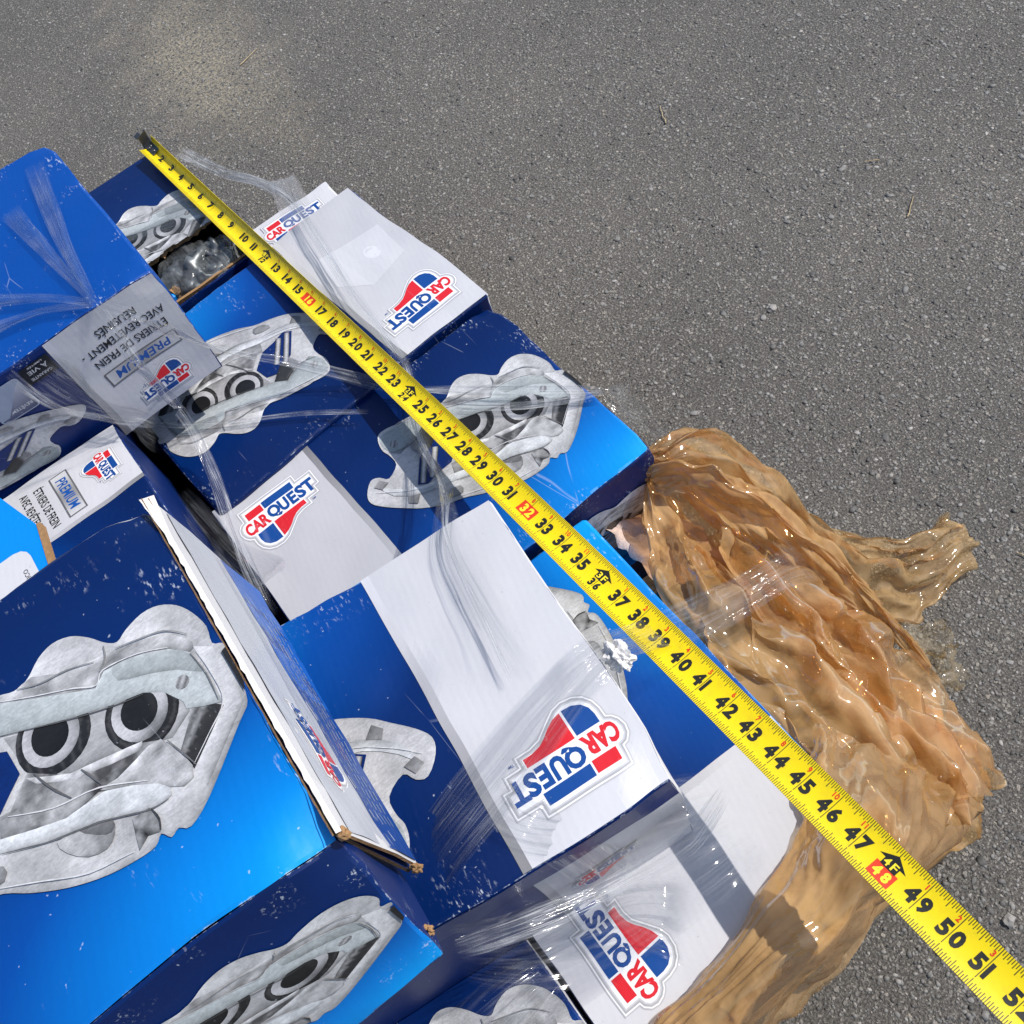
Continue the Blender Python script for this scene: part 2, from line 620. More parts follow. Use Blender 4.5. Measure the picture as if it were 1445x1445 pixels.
BODY = [(16.9, 19.6), (18.2, 19.5), (20.2, 18.75), (22.2, 18.4), (23.2, 18.0), (24.1, 18.15), (25.1, 18.9), (26.1, 19.2), (27.1, 18.85), (27.9, 18.0), (28.5, 17.1), (29.1, 16.65), (29.8, 17.0), (30.9, 17.3), (31.9, 17.1), (32.8, 16.4), (33.4, 15.4), (33.7, 14.2), (33.5, 13.1), (34.0, 12.7), (34.0, 12.2), (33.8, 12.0), (33.9, 10.5), (33.7, 8.9), (32.8, 8.1), (29.8, 5.7), (28.4, 4.9), (27.8, 5.2), (27.3, 5.0), (26.9, 5.5), (26.4, 5.1), (25.3, 5.1), (23.8, 5.4), (21.8, 6.2), (20, 7.2), (18.7, 8.1), (17, 8.8), (15.2, 10.0), (14.0, 11.2), (12.7, 12.6), (12.0, 13.8), (12.3, 14.9), (13.4, 15.9), (14.2, 15.6), (14.8, 14.8), (16.2, 15.6), (16.3, 16.9), (16.1, 17.8), (16.3, 18.8)]


_cal = {}


def caliper_layers(sy=1.0, dx=0.0, gapcol=NAVY):
    if (sy, dx) not in _cal:
        L = []
        for v, f, c in caliper_build(sy, dx, gapcol):
            cols = {p: (c(*p) if callable(c) else c) for p in v}
            L.append((v, f, (lambda x, y, m=cols: m[(x, y)])))
        _cal[(sy, dx)] = L
    return _cal[(sy, dx)]


def bevel_tone(q, sy, amp, wid):
    """printed relief: the rim of a shape turns towards or away from the studio light of the picture"""
    a = np.array(q)
    b = np.roll(a, -1, 0)
    e = b - a
    le = np.maximum((e ** 2).sum(1), 1e-9)
    area = (a[:, 0] * b[:, 1] - b[:, 0] * a[:, 1]).sum()
    sg = 1 if area > 0 else -1
    nrm = np.stack([e[:, 1], -e[:, 0]], 1) / np.sqrt(le)[:, None] * sg
    lit = nrm @ np.array([-0.45, 0.89])
    def fn(x, y):
        p = np.array([x, y])
        t = np.clip(((p - a) * e).sum(1) / le, 0, 1)
        d = np.sqrt(((a + e * t[:, None] - p) ** 2).sum(1))
        w = np.exp(-d / wid)
        k = (w * w * lit).sum() / max(w.sum(), 1e-6)
        return 1 + amp * float(k) - 0.10 * float(w.max() ** 3)
    return fn


def caliper_build(sy=1.0, dx=0.0, gapcol=NAVY):
    def S(pts):
        return [(x + dx, y * sy) for x, y in pts]
    def g(v, b=1.02):
        return (v, v * 1.0, v * b)
    def nz(x, y, z=0):
        return noise.noise(Vector((x, y, z * 3.3)))
    def body(x, y):
        x -= dx
        y /= sy
        k = 0.47 + 0.14 * nz(x * 0.5, y * 0.5)
        for cx, cy, r in ((25.6, 16.0, 3.3), (31.1, 14.0, 3.4)):
            d = math.hypot(x - cx, y - cy) / r
            if y > cy - 1.2 and d < 1.3:
                k = 0.46 + 0.16 * max(0, 1 - ((x - cx + 0.8) ** 2 + (y - cy - 1.6) ** 2) / 3.2) - 0.16 * max(0, 0.75 - d) - 0.10 * max(0, d - 0.9) * (x > cx) + 0.10 * nz(x * 1.2, y * 1.2, 2)
        if y < 9 and x < 27:
            k = 0.44 + 0.14 * nz(x * 0.7, y * 0.7, 5) + 0.06 * (y < 6.4)
        if x > 30 and y < 10.5:
            k = 0.46 - 0.06 * (10.5 - y) / 5 + 0.10 * nz(x, y, 4)
        return g(k)
    oq = catmull(S(BODY), 3)
    bt = bevel_tone(oq, sy, 0.42, 0.40)
    L = [(*fill(oq, 0.36), lambda x, y: tuple(c_ * bt(x, y) for c_ in body(x, y)))]
    def add(pts, col, sm=0, step=0.5):
        q = S(pts)
        q = catmull(q, sm) if sm else q
        base = (lambda x, y: col(x - dx, y / sy)) if callable(col) else (lambda x, y: col)
        if col is gapcol:
            L.append((*fill(q, step), base))
            return
        tone = bevel_tone(q, sy, 0.5, 0.22)
        L.append((*fill(q, min(step, 0.34)), lambda x, y: tuple(max(0.0, c_ * tone(x, y)) for c_ in base(x, y))))
    # casting step under the humps
    add([(22.2, 18.45), (23.2, 17.95), (24.3, 18.1), (26.0, 17.0), (28.2, 16.5), (30.0, 15.9), (31.6, 15.2), (32.6, 13.9), (32.2, 13.4), (31.3, 14.3), (29.7, 15.1), (27.8, 15.6), (27.0, 15.0), (24.0, 16.7), (22.0, 18.0), (19.0, 19.1), (19.2, 19.3)], lambda x, y: g(0.42 + 0.42 * nz(x * 1.1, y * 1.1, 3)), 2, 0.35)
    # side wall right
    add([(32.5, 13.6), (33.4, 12.9), (33.75, 11.6), (33.8, 10.3), (33.5, 9.0), (29.9, 6.2), (29.7, 7.5), (32.5, 9.6), (32.6, 11.7)], lambda x, y: g(0.56 - 0.10 * (12 - y) / 6), 0, 0.6)
    add([(30.7, 10.6), (32.1, 9.9), (32.5, 9.5), (29.7, 7.4), (29.3, 8.6), (30.5, 9.9)], lambda x, y: g(max(0.03, 0.20 + 0.55 * nz((x * 0.8 - y) * 1.6, 0, 8))), 0, 0.22)
    # piston housing wall under the bar
    add([(21.7, 15.8), (25.4, 14.2), (29.0, 13.0), (30.6, 11.2), (30.8, 10.4), (29.4, 9.7), (28.0, 10.2), (26.3, 10.9), (24.0, 11.6), (22.1, 13.2)], lambda x, y: g(0.36 + 0.16 * nz(x, y, 1) - 0.05 * (y > 12)), 0, 0.4)
    for (cx, cy, k) in ((24.0, 14.1, 1.0), (28.55, 12.05, 1.0)):
        def ell(rx, ry, ox=0, oy=0, n=26, rot=-0.42):
            return [(cx + ox + rx * math.cos(a) * math.cos(rot) - ry * math.sin(a) * math.sin(rot), cy + oy + rx * math.cos(a) * math.sin(rot) + ry * math.sin(a) * math.cos(rot)) for a in [2 * math.pi * i / n for i in range(n)]]
        add(ell(2.12, 2.12), lambda x, y: g(0.018 + 0.03 * (math.sin(math.hypot(x - cx, y - cy) * 11) > 0.6)), 0, 0.16)
        add(ell(1.62, 1.66, -0.1, 0.12), lambda x, y: g(0.36 + 0.16 * math.sin(math.atan2(y - cy, x - cx) * 2 + 1), 1.04), 0, 0.4)
        add(ell(1.06, 1.10, -0.12, 0.18), lambda x, y: g(0.012 + 0.012 * (x > cx + .4)), 0, 0.4)
    # flat bar across the pistons
    add([(16.85, 19.35), (18.2, 19.25), (20.2, 18.55), (22.0, 18.0), (24.0, 16.7), (27.0, 15.0), (27.8, 15.6), (29.7, 15.1), (31.3, 14.3), (32.2, 13.4), (32.5, 11.7), (32.5, 9.7), (31.6, 10.1), (30.7, 10.6), (30.7, 11.1), (30.0, 12.3), (29.0, 13.0), (27.5, 13.4), (25.4, 14.3), (21.4, 16.1), (20.4, 17.1), (19.6, 16.7), (18.4, 16.5), (17.2, 16.3), (16.6, 17.0), (16.35, 18.0), (16.5, 18.9)], lambda x, y: (0.40 + 0.008 * (x - 24), 0.435 + 0.008 * (x - 24), 0.445 + 0.008 * (x - 24)), 0, 0.7)
    add([(28.3, 15.5), (29.7, 15.05), (31.3, 14.25), (32.1, 13.4), (32.3, 11.9), (31.2, 12.9), (29.6, 13.8), (28.2, 14.5)], lambda x, y: (0.34, 0.37, 0.375), 2, 0.6)
    for (hx, hy) in ((31.1, 12.1), (17.35, 17.6)):
        e = [(hx + 0.42 * math.cos(a), hy + 0.40 * math.sin(a)) for a in [2 * math.pi * i / 16 for i in range(16)]]
        add(e, lambda x, y: g(0.12 + 0.30 * (0.5 + 0.5 * math.sin((x - y) * 11))), 0, 0.12)
    # bridge: dark throat, then the lit front lip
    add([(20.0, 11.9), (20.6, 11.8), (22.1, 13.2), (24.0, 11.5), (26.3, 10.9), (27.8, 10.55), (28.8, 10.0), (29.6, 8.2), (28.9, 7.0), (26.8, 8.5), (24.9, 9.6), (22.8, 9.3), (19.6, 10.8)], lambda x, y: g(max(0.06, 0.20 + 0.16 * (24.5 - x) / 5 * (x < 24.5) + 0.34 * nz(x * 0.9 - y * 0.5, y * 0.4, 5) + 0.15 * nz(x * 2.6, y * 2.6, 4))), 0, 0.26)
    add([(21.9, 13.0), (24.0, 11.55), (26.3, 10.95), (27.9, 10.6), (27.7, 10.2), (26.0, 10.5), (24.0, 11.1), (22.3, 12.3)], lambda x, y: g(0.52 + 0.35 * nz(x * 2, y * 2, 6)), 0, 0.22)
    add([(27.2, 9.9), (28.8, 10.05), (29.7, 7.6), (28.9, 6.9), (26.6, 8.6), (25.0, 9.6), (26.0, 9.6)], lambda x, y: g(0.40 + 0.30 * nz(x * 1.3, y * 1.3, 7)), 2, 0.26)
    add([(13.6, 14.6), (14.5, 13.4), (16.6, 11.8), (19.6, 10.8), (22.9, 9.5), (25.2, 9.4), (27.8, 7.9), (28.2, 6.9), (26.8, 7.0), (24.3, 8.2), (21.5, 9.1), (19.3, 10.1), (16.4, 11.0), (14.0, 12.9)], lambda x, y: (lambda k: (k, k * 1.03, k * 1.06))(0.53 + 0.20 * nz(x * 0.9, y * 0.9, 9)), 2, 0.4)
    add([(25.9, 7.1), (26.9, 7.05), (27.2, 6.2), (26.9, 5.6), (26.3, 5.8), (25.6, 5.4), (25.7, 6.1)], lambda x, y: g(0.16 + 0.30 * nz(x * 2, y * 2, 2)), 0, 0.2)
    add([(22.0, 8.7), (23.3, 8.5), (24.9, 7.75), (24.8, 7.0), (24.2, 6.6), (23.2, 6.9), (22.3, 7.8)], lambda x, y: g(0.40 - 0.07 * (x - 22.5) + 0.15 * nz(x * 2, y * 2, 2)), 2, 0.3)
    add([(23.2, 8.5), (25.0, 7.8), (24.7, 7.2), (24.0, 7.6)], g(0.15), 2, 0.4)
    add([(17.6, 9.9), (19.2, 9.4), (19.0, 8.6), (17.9, 8.9)], g(0.24), 2, 0.4)
    # open window with the guide pins
    add([(20.5, 15.6), (21.6, 15.0), (21.75, 13.4), (20.1, 12.0), (18.6, 11.9), (17.2, 11.6), (16.4, 12.2), (18.3, 14.6)], gapcol, 0, 0.8)
    add([(18.5, 16.6), (18.3, 15.8), (18.7, 14.5), (19.8, 14.8), (20.7, 15.5), (21.4, 16.1), (20.4, 17.1), (19.6, 16.7)], lambda x, y: g(0.22 if x < 19.3 else 0.035), 0, 0.4)
    for (a, b, w) in (((19.2, 15.0), (16.9, 12.0), 0.30), ((20.0, 14.5), (17.9, 11.9), 0.30)):
        d = Vector(b) - Vector(a)
        nn = Vector((-d.y, d.x)).normalized()
        q = [tuple(Vector(a) + nn * w), tuple(Vector(b) + nn * w), tuple(Vector(b) - nn * w), tuple(Vector(a) - nn * w)]
        add(q, lambda x, y, a=a, nn=nn: g(0.26 + 0.28 * math.cos((Vector((x, y)) - Vector(a)).dot(nn) * 9)), 0, 0.15)
    add([(13.2, 15.0), (14.0, 15.3), (14.5, 14.4), (13.6, 14.2)], g(0.24), 0, 0.4)
    add([(15.0, 11.9), (16.0, 11.3), (15.2, 10.6), (14.6, 11.3)], g(0.20), 0, 0.4)
    def line(pts, w, v):
        q = catmull(pts, 4, False)
        lft, rgt = [], []
        for i in range(len(q)):
            d = Vector(q[min(i + 1, len(q) - 1)]) - Vector(q[max(i - 1, 0)])
            n_ = Vector((-d.y, d.x)).normalized() * w / 2
            k_ = 0.25 + 0.75 * math.sin(math.pi * (i + 0.5) / len(q)) * (0.7 + 0.5 * nz(i * 0.9, v * 9, 3))
            lft.append(tuple(Vector(q[i]) + n_ * k_))
            rgt.append(tuple(Vector(q[i]) - n_ * k_))
        n_ = len(q)
        vv = [(x + dx, y * sy) for x, y in lft + rgt]
        L.append((vv, [(i, i + 1, n_ + i + 1, n_ + i) for i in range(n_ - 1)], g(v)))
    line([(22.0, 18.1), (24.0, 16.85), (26.0, 15.8), (27.1, 15.1), (27.8, 15.65), (29.7, 15.2), (31.3, 14.4)], 0.10, 0.62)
    line([(21.6, 16.0), (25.4, 14.2), (27.5, 13.3), (29.0, 12.9)], 0.10, 0.08)
    line([(16.7, 16.9), (18.4, 16.35), (19.8, 16.6), (20.5, 17.0)], 0.10, 0.10)
    line([(32.55, 13.2), (32.7, 11.6), (32.6, 9.7), (31.2, 8.6), (29.8, 7.6)], 0.09, 0.60)
    line([(32.2, 13.3), (32.45, 11.6), (32.4, 9.9)], 0.10, 0.16)
    line([(23.4, 17.9), (24.6, 17.3), (26.2, 17.0), (27.6, 16.4)], 0.12, 0.22)
    line([(28.9, 16.3), (30.2, 15.9), (31.6, 15.4), (32.6, 14.4)], 0.12, 0.24)
    line([(28.4, 16.9), (28.2, 16.2), (27.6, 15.7)], 0.14, 0.22)
    line([(20.4, 11.6), (22.6, 10.4), (25.0, 9.75), (27.4, 8.4)], 0.10, 0.62)
    line([(19.4, 10.0), (21.6, 9.0), (24.3, 8.1), (26.8, 6.95), (28.0, 6.8)], 0.10, 0.12)
    line([(22.4, 12.9), (22.9, 11.5), (23.6, 10.2)], 0.16, 0.10)
    line([(24.6, 11.3), (24.9, 10.6), (25.2, 9.8)], 0.14, 0.12)
    line([(29.1, 9.7), (29.5, 8.6), (29.9, 7.5)], 0.12, 0.14)
    0 and line([(30.4, 9.8), (31.0, 9.2), (31.6, 9.0)], 0.10, 0.62)
    line([(27.0, 6.9), (27.15, 6.2), (27.0, 5.6)], 0.14, 0.05)
    0 and line([(26.6, 6.0), (27.0, 6.2), (27.5, 5.5)], 0.09, 0.60)
    line([(18.7, 8.4), (20.6, 7.4), (23.0, 6.1), (25.4, 5.5)], 0.09, 0.60)
    line([(13.0, 14.4), (14.6, 12.9), (16.8, 11.4), (19.0, 10.5)], 0.09, 0.60)
    line([(17.4, 19.3), (19.4, 18.8), (21.6, 18.1)], 0.09, 0.60)
    # black boot at the right end
    add([(33.75, 12.2), (34.05, 12.3), (34.05, 9.9), (33.85, 9.4), (33.8, 10.4)], g(0.02), 0, 0.4)
    return L


def top_design(b, face='top', rot=False, caliper=True, band=True, logo=True, sy=1.0, tone=1.0):
    size = (34.15, 24.6 * sy)
    if band:
        b.ink('white_band', face, band_layers(24.6 * sy, 1.0, tone), 'band', rot, size=size)
    if logo:
        b.ink('logo', face, logo_layers(5.35, 19.45 * sy), 'ink', rot, 0.0003, size=size)
    if caliper:
        b.ink('caliper_picture', face, caliper_layers(sy), 'caliper', rot, 0.0005, size=size)


def side_design(b, face, rot=False, caliper=True, text=True, icons=False, u0=0.0, size=(34.15, 14.0)):
    b.ink('white_band', face, band_layers(14.0), 'band', rot, size=size)
    if text:
        b.ink('logo', face, logo_layers(5.0 + u0, 11.0, 0.64), 'ink', rot, 0.0003, size=size)
        def badge(x, y):
            k = 0.26 + 0.34 * (0.5 + 0.5 * math.sin((x - u0) * 0.75 + 0.6))
            return (k, k, k * 1.02)
        bad = [(*rect(1.6 + u0, 6.55, 9.0 + u0, 8.35, 0.5), (0.12, 0.12, 0.13)), (*rect(1.75 + u0, 6.7, 8.85 + u0, 8.2, 0.4), badge)]
        v, f = text_fit('PREMIUM', 2.5 + u0, 6.95, 5.6, 1.0, 0.02, 0.12)
        bad.append((v, f, (0.01, 0.08, 0.33)))
        b.ink('premium_badge', face, bad, 'ink', rot, 0.0003, size=size)
        L = []
        for s_, w, y in (('ÉTRIERS DE FREIN', 7.2, 4.85), ('AVEC REVÊTEMENT -', 8.2, 3.45), ('RÉUSINÉS', 3.9, 2.05)):
            v, f = text_fit(s_, 5.3 + u0 - w / 2, y, w, 1.12 if s_[0] != 'A' else 1.08, 0.008)
            L.append((v, f, BLACK))
        b.ink('lettering', face, L, 'ink', rot, 0.0003, size=size)
    if caliper:
        b.ink('caliper_picture', face, caliper_layers(0.57), 'caliper', rot, 0.0005, size=size)
    if icons:
        L = [(*rect(11.3, 0.9, 14.0, 2.9), (0.008, 0.009, 0.012))]
        for s_, x, y, w, h in (('GARANTIE', 11.7, 2.3, 1.9, 0.32), ('À VIE', 11.7, 1.5, 1.8, 0.55), ('LIMITÉE', 11.9, 1.1, 1.4, 0.22)):
            v, f = text_fit(s_, x, y, w, h, 0.015)
            L.append((v, f, (0.5, 0.5, 0.52)))
        b.ink('guarantee_badge', face, L, 'ink', rot, 0.0003, size=size)
        rr = lambda x0, y0, x1, y1, r: [(x1 - r + r * math.cos(a), y1 - r + r * math.sin(a)) for a in (0, .5, 1.07, 1.57)] + [(x0 + r + r * math.cos(a), y1 - r + r * math.sin(a)) for a in (1.57, 2.1, 2.64, 3.14)] + [(x0 + r + r * math.cos(a), y0 + r + r * math.sin(a)) for a in (3.14, 3.67, 4.2, 4.71)] + [(x1 - r + r * math.cos(a), y0 + r + r * math.sin(a)) for a in (4.71, 5.24, 5.77, 6.28)]
        L = [(*fill(rr(14.4, 1.2, 18.0, 5.0, .4)), (0.3, 0.34, 0.42)), (*fill(rr(14.5, 1.3, 17.9, 4.9, .35)), lambda x, y: (0.06 + 0.12 * (4.9 - y), 0.07 + 0.12 * (4.9 - y), 0.13 + 0.12 * (4.9 - y)))]
        L.append((*fill(catmull([(14.9, 2.3), (15.6, 3.1), (16.5, 3.2), (17.5, 2.9), (17.6, 2.2), (16.6, 1.7), (15.4, 1.7)], 2)), (0.02, 0.02, 0.022)))
        for s_, x, y, w, h in (('REVÊTEMENT', 14.8, 4.1, 2.9, 0.42),):
            v, f = text_fit(s_, x, y, w, h, 0.012)
            L.append((v, f, (0.6, 0.6, 0.62)))
        b.ink('coating_badge', face, L, 'ink', rot, 0.0003, size=size)


# ------------------------------------------------------------------ ground
def mat_asphalt():
    t = NT('asphalt')
    p = t.pos()
    pd = t.n('ShaderNodeVectorMath', operation='ADD')
    nz = t.n('ShaderNodeTexNoise')
    t.l(p, nz.inputs['Vector'])
    nz.inputs['Scale'].default_value = 120
    nz.inputs['Detail'].default_value = 2
    sc = t.n('ShaderNodeVectorMath', operation='SCALE')
    t.l(nz.outputs['Color'], sc.inputs[0])
    sc.inputs['Scale'].default_value = 0.006
    t.l(p, pd.inputs[0])
    t.l(sc.outputs[0], pd.inputs[1])
    q = pd.outputs[0]
    col = None
    hs = []
    base = t.noise(p, 330, 4, 0.75)
    col = t.ramp(base, [(0.32, (0.030, 0.029, 0.028)), (0.5, (0.105, 0.101, 0.096)), (0.68, (0.27, 0.255, 0.236))])
    for scale, dens, w, lo in ((300, 0.30, 0.42, 0.10), (150, 0.45, 0.38, 0.09)):
        v = t.voro(q, scale)
        sep = t.n('ShaderNodeSeparateColor')
        t.l(v.outputs['Color'], sep.inputs[0])
        rnd, rnd2 = sep.outputs[0], sep.outputs[1]
        r = t.math('MULTIPLY', t.smooth(rnd2, 0.0, 1.0, 0.5, 1.2), w)
        inside = t.smooth(t.math('SUBTRACT', r, v.outputs['Distance']), 0.0, 0.08)
        has = t.math('GREATER_THAN', rnd, dens)
        mk = t.math('MULTIPLY', inside, has)
        g = t.ramp(rnd2, [(0.0, (0.10, 0.097, 0.092)), (0.5, (0.22, 0.213, 0.202)), (0.88, (0.31, 0.30, 0.282)), (0.97, (0.36, 0.335, 0.295)), (1.0, (0.42, 0.40, 0.37))])
        tone = t.mix(t.noise(p, scale * 4, 2), (0.7, 0.7, 0.7), (1.25, 1.25, 1.25))
        g = t.mix(1.0, g, tone, 'MULTIPLY')
        col = t.mix(t.math('MULTIPLY', mk, 0.85), col, g)
        dome = t.math('MULTIPLY', t.math('SUBTRACT', r, v.outputs['Distance'], clamp=True), has)
        hs.append(t.math('MULTIPLY', t.math('MINIMUM', dome, 0.16), 330.0 / scale * 1.2))
    h = t.math('ADD', t.math('ADD', hs[0], hs[1]), t.math('MULTIPLY', base, 0.7))
    big = t.noise(p, 2.2, 5, 0.6)
    col = t.mix(1.0, col, t.ramp(big, [(0.3, (0.90, 0.875, 0.84)), (0.7, (1.22, 1.17, 1.10))]), 'MULTIPLY')
    # sandy stain
    d = t.n('ShaderNodeVectorMath', operation='DISTANCE')
    t.l(t.mapping(p, (1.0, 0.42, 1.0), (0, 0, 0.42)), d.inputs[0])
    a = 0.42
    sx, sy_ = 0.34, 2.0
    px, py = sx * 1.0, sy_ * 0.42
    d.inputs[1].default_value = (px * math.cos(a) - py * math.sin(a), px * math.sin(a) + py * math.cos(a), 0)
    st = t.math('ADD', d.outputs['Value'], t.math('MULTIPLY', t.math('SUBTRACT', t.noise(p, 9, 5, 0.65), 0.5), 0.30))
    stain = t.math('MULTIPLY', t.smooth(st, 0.20, 0.0), t.smooth(t.noise(p, 150, 3, 0.7), 0.38, 0.60))
    col = t.mix(t.math('MULTIPLY', stain, 0.6), col, (0.50, 0.43, 0.30))
    return t.done(t.bsdf(col, 0.72, 0.35, t.bump(h, 1.0, 0.0040)))


M['asphalt'] = mat_asphalt()
g = mesh('ground', [(-14, -12, 0), (16, -12, 0), (16, 18, 0), (-14, 18, 0)], [(0, 1, 2, 3)], M['asphalt'])
tag(g, kind='structure', label='worn grey asphalt with exposed pale stones', cat='ground')


def mat_stone():
    t = NT('aggregate_stone')
    r = t.n('ShaderNodeNewGeometry').outputs['Random Per Island']
    col = t.ramp(r, [(0.0, (0.07, 0.067, 0.063)), (0.5, (0.15, 0.145, 0.137)), (0.85, (0.23, 0.222, 0.21)), (0.97, (0.30, 0.285, 0.265)), (1.0, (0.42, 0.40, 0.37))])
    return t.done(t.bsdf(col, 0.6, 0.4, t.bump(t.noise(t.pos(), 1500, 2), 0.5, 0.0004)))


M['stone'] = mat_stone()


def aggregate():
    rs = np.random.RandomState(3)
    ph = (1 + 5 ** .5) / 2
    iv = np.array([(-1, ph, 0), (1, ph, 0), (-1, -ph, 0), (1, -ph, 0), (0, -1, ph), (0, 1, ph), (0, -1, -ph), (0, 1, -ph), (ph, 0, -1), (ph, 0, 1), (-ph, 0, -1), (-ph, 0, 1)]) / math.hypot(1, ph)
    it = np.array([(0, 11, 5), (0, 5, 1), (0, 1, 7), (0, 7, 10), (0, 10, 11), (1, 5, 9), (5, 11, 4), (11, 10, 2), (10, 7, 6), (7, 1, 8), (3, 9, 4), (3, 4, 2), (3, 2, 6), (3, 6, 8), (3, 8, 9), (4, 9, 5), (2, 4, 11), (6, 2, 10), (8, 6, 7), (9, 8, 1)])
    n = 42000
    # more stones near the camera than far off
    x = rs.uniform(-0.2, 1.7, n)
    y = -0.35 + rs.uniform(0, 1, n) ** 1.25 * 3.2
    keep = ~((x < 0.33) & (y > 0.12) & (y < 1.15) & (x < 0.30))
    x, y = x[keep], y[keep]
    xb, yb = np.concatenate([rs.uniform(0.15, 1.25, 1300), rs.uniform(0.10, 1.55, 60000)]), np.concatenate([rs.uniform(-0.3, 1.25, 1300), -0.3 + 2.9 * rs.uniform(0, 1, 60000) ** 1.3])
    isb = np.arange(len(xb)) < 1300
    kb = ~((xb < 0.42) & (yb > 0.08) & (yb < 1.15))
    xb, yb, isb = xb[kb], yb[kb], isb[kb]
    n = len(x)
    r = 0.0010 + 0.0024 * rs.uniform(0, 1, n) ** 3.0
    x, y = np.concatenate([x, xb]), np.concatenate([y, yb])
    big_r = 0.0030 + 0.0026 * rs.uniform(0, 1, len(xb)) ** 2
    big_r = np.where(isb, big_r, 0.0011 + 0.0019 * rs.uniform(0, 1, len(xb)) ** 1.7)
    r = np.concatenate([r, big_r])
    zs = np.concatenate([np.ones(n), np.where(isb, 0.30, 0.65)])
    n = len(x)
    V = iv[None] * (1 + rs.uniform(-.32, .32, (n, 12, 1)))
    V = V * np.stack([r * rs.uniform(.8, 1.6, n), r * rs.uniform(.7, 1.1, n), r * zs * rs.uniform(.28, .5, n)], 1)[:, None]
    a = rs.uniform(0, 6.3, n)
    ca, sa = np.cos(a)[:, None], np.sin(a)[:, None]
    X = V[..., 0] * ca - V[..., 1] * sa + x[:, None]
    Y = V[..., 0] * sa + V[..., 1] * ca + y[:, None]
    Z = V[..., 2] + (r * zs * rs.uniform(-.22, .10, n))[:, None]
    P = np.stack([X, Y, Z], -1).reshape(-1, 3)
    T = (it[None] + 12 * np.arange(n)[:, None, None]).reshape(-1, 3)
    me = bpy.data.meshes.new('asphalt_aggregate')
    me.vertices.add(len(P))
    me.vertices.foreach_set('co', P.ravel())
    me.loops.add(len(T) * 3)
    me.loops.foreach_set('vertex_index', T.ravel())
    me.polygons.add(len(T))
    me.polygons.foreach_set('loop_start', np.arange(len(T)) * 3)
    me.update(calc_edges=True)
    me.materials.append(M['stone'])
    o = bpy.data.objects.new('asphalt_aggregate', me)
    C.objects.link(o)
    tag(o, 'fine stones standing proud of the worn asphalt', 'stones', kind='stuff')


aggregate()

# ------------------------------------------------------------------ pallet
def mat_wood():
    t = NT('pallet_wood')
    p = t.pos()
    gr = t.noise(t.mapping(p, (4, 60, 60)), 3, 4, 0.6, 0.4)
    return t.done(t.bsdf(t.ramp(gr, [(0.3, (0.20, 0.12, 0.055)), (0.7, (0.46, 0.31, 0.16))]), 0.8, 0.2, t.bump(gr, 0.4, 0.002)))


M['wood'] = mat_wood()


def block(x0, y0, z0, x1, y1, z1, be=0.002):
    bm = bmesh.new()
    bmesh.ops.create_cube(bm, size=1)
    for v in bm.verts:
        v.co = Vector(((v.co.x + .5) * (x1 - x0) + x0, (v.co.y + .5) * (y1 - y0) + y0, (v.co.z + .5) * (z1 - z0) + z0))
    bmesh.ops.bevel(bm, geom=bm.edges[:], offset=be, segments=1, affect='EDGES')
    return bm


def bm_obj(name, bm, mat, parent=None, smooth=False):
    me = bpy.data.meshes.new(name)
    bm.to_mesh(me)
    bm.free()
    at_ = me.attributes.new('edge_dist', 'FLOAT', 'POINT')
    at_.data.foreach_set('value', [0.05] * len(me.vertices))
    me.materials.append(mat)
    if smooth:
        me.polygons.foreach_set('use_smooth', [True] * len(me.polygons))
    o = bpy.data.objects.new(name, me)
    C.objects.link(o)
    if parent:
        o.parent = parent
    return o


pal = empty('pallet', (-0.14, 0.68, 0))
tag(pal, 'wooden pallet under the carton pile, its corner showing beneath brown plastic', 'pallet')
for i in range(7):
    y = -0.60 + i * 0.185
    bm_obj('deck_board', block(-0.50, y, 0.113, 0.468, y + 0.09, 0.132), M['wood'], pal)
for x in (-0.49, -0.02, 0.425):
    bm_obj('stringer', block(x, -0.595, 0.018, x + 0.038, 0.595, 0.113), M['wood'], pal)
for y in (-0.60, -0.045, 0.51):
    bm_obj('bottom_board', block(-0.50, y, 0.0, 0.465, y + 0.09, 0.018), M['wood'], pal)

# ------------------------------------------------------------------ the cartons
ZA = 0.413
hw, hl = 0.246 / 2, 0.3415 / 2
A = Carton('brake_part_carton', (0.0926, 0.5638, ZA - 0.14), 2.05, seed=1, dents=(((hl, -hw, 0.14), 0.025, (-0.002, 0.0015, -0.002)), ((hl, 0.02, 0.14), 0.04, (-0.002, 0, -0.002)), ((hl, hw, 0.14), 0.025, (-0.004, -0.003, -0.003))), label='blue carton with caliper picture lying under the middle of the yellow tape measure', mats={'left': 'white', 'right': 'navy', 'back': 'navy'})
top_design(A, tone=0.84)
side_design(A, 'front', text=False)

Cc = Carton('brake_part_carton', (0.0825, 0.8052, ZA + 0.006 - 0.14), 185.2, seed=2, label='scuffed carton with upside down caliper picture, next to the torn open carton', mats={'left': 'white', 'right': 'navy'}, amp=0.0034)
top_design(Cc, tone=0.93)

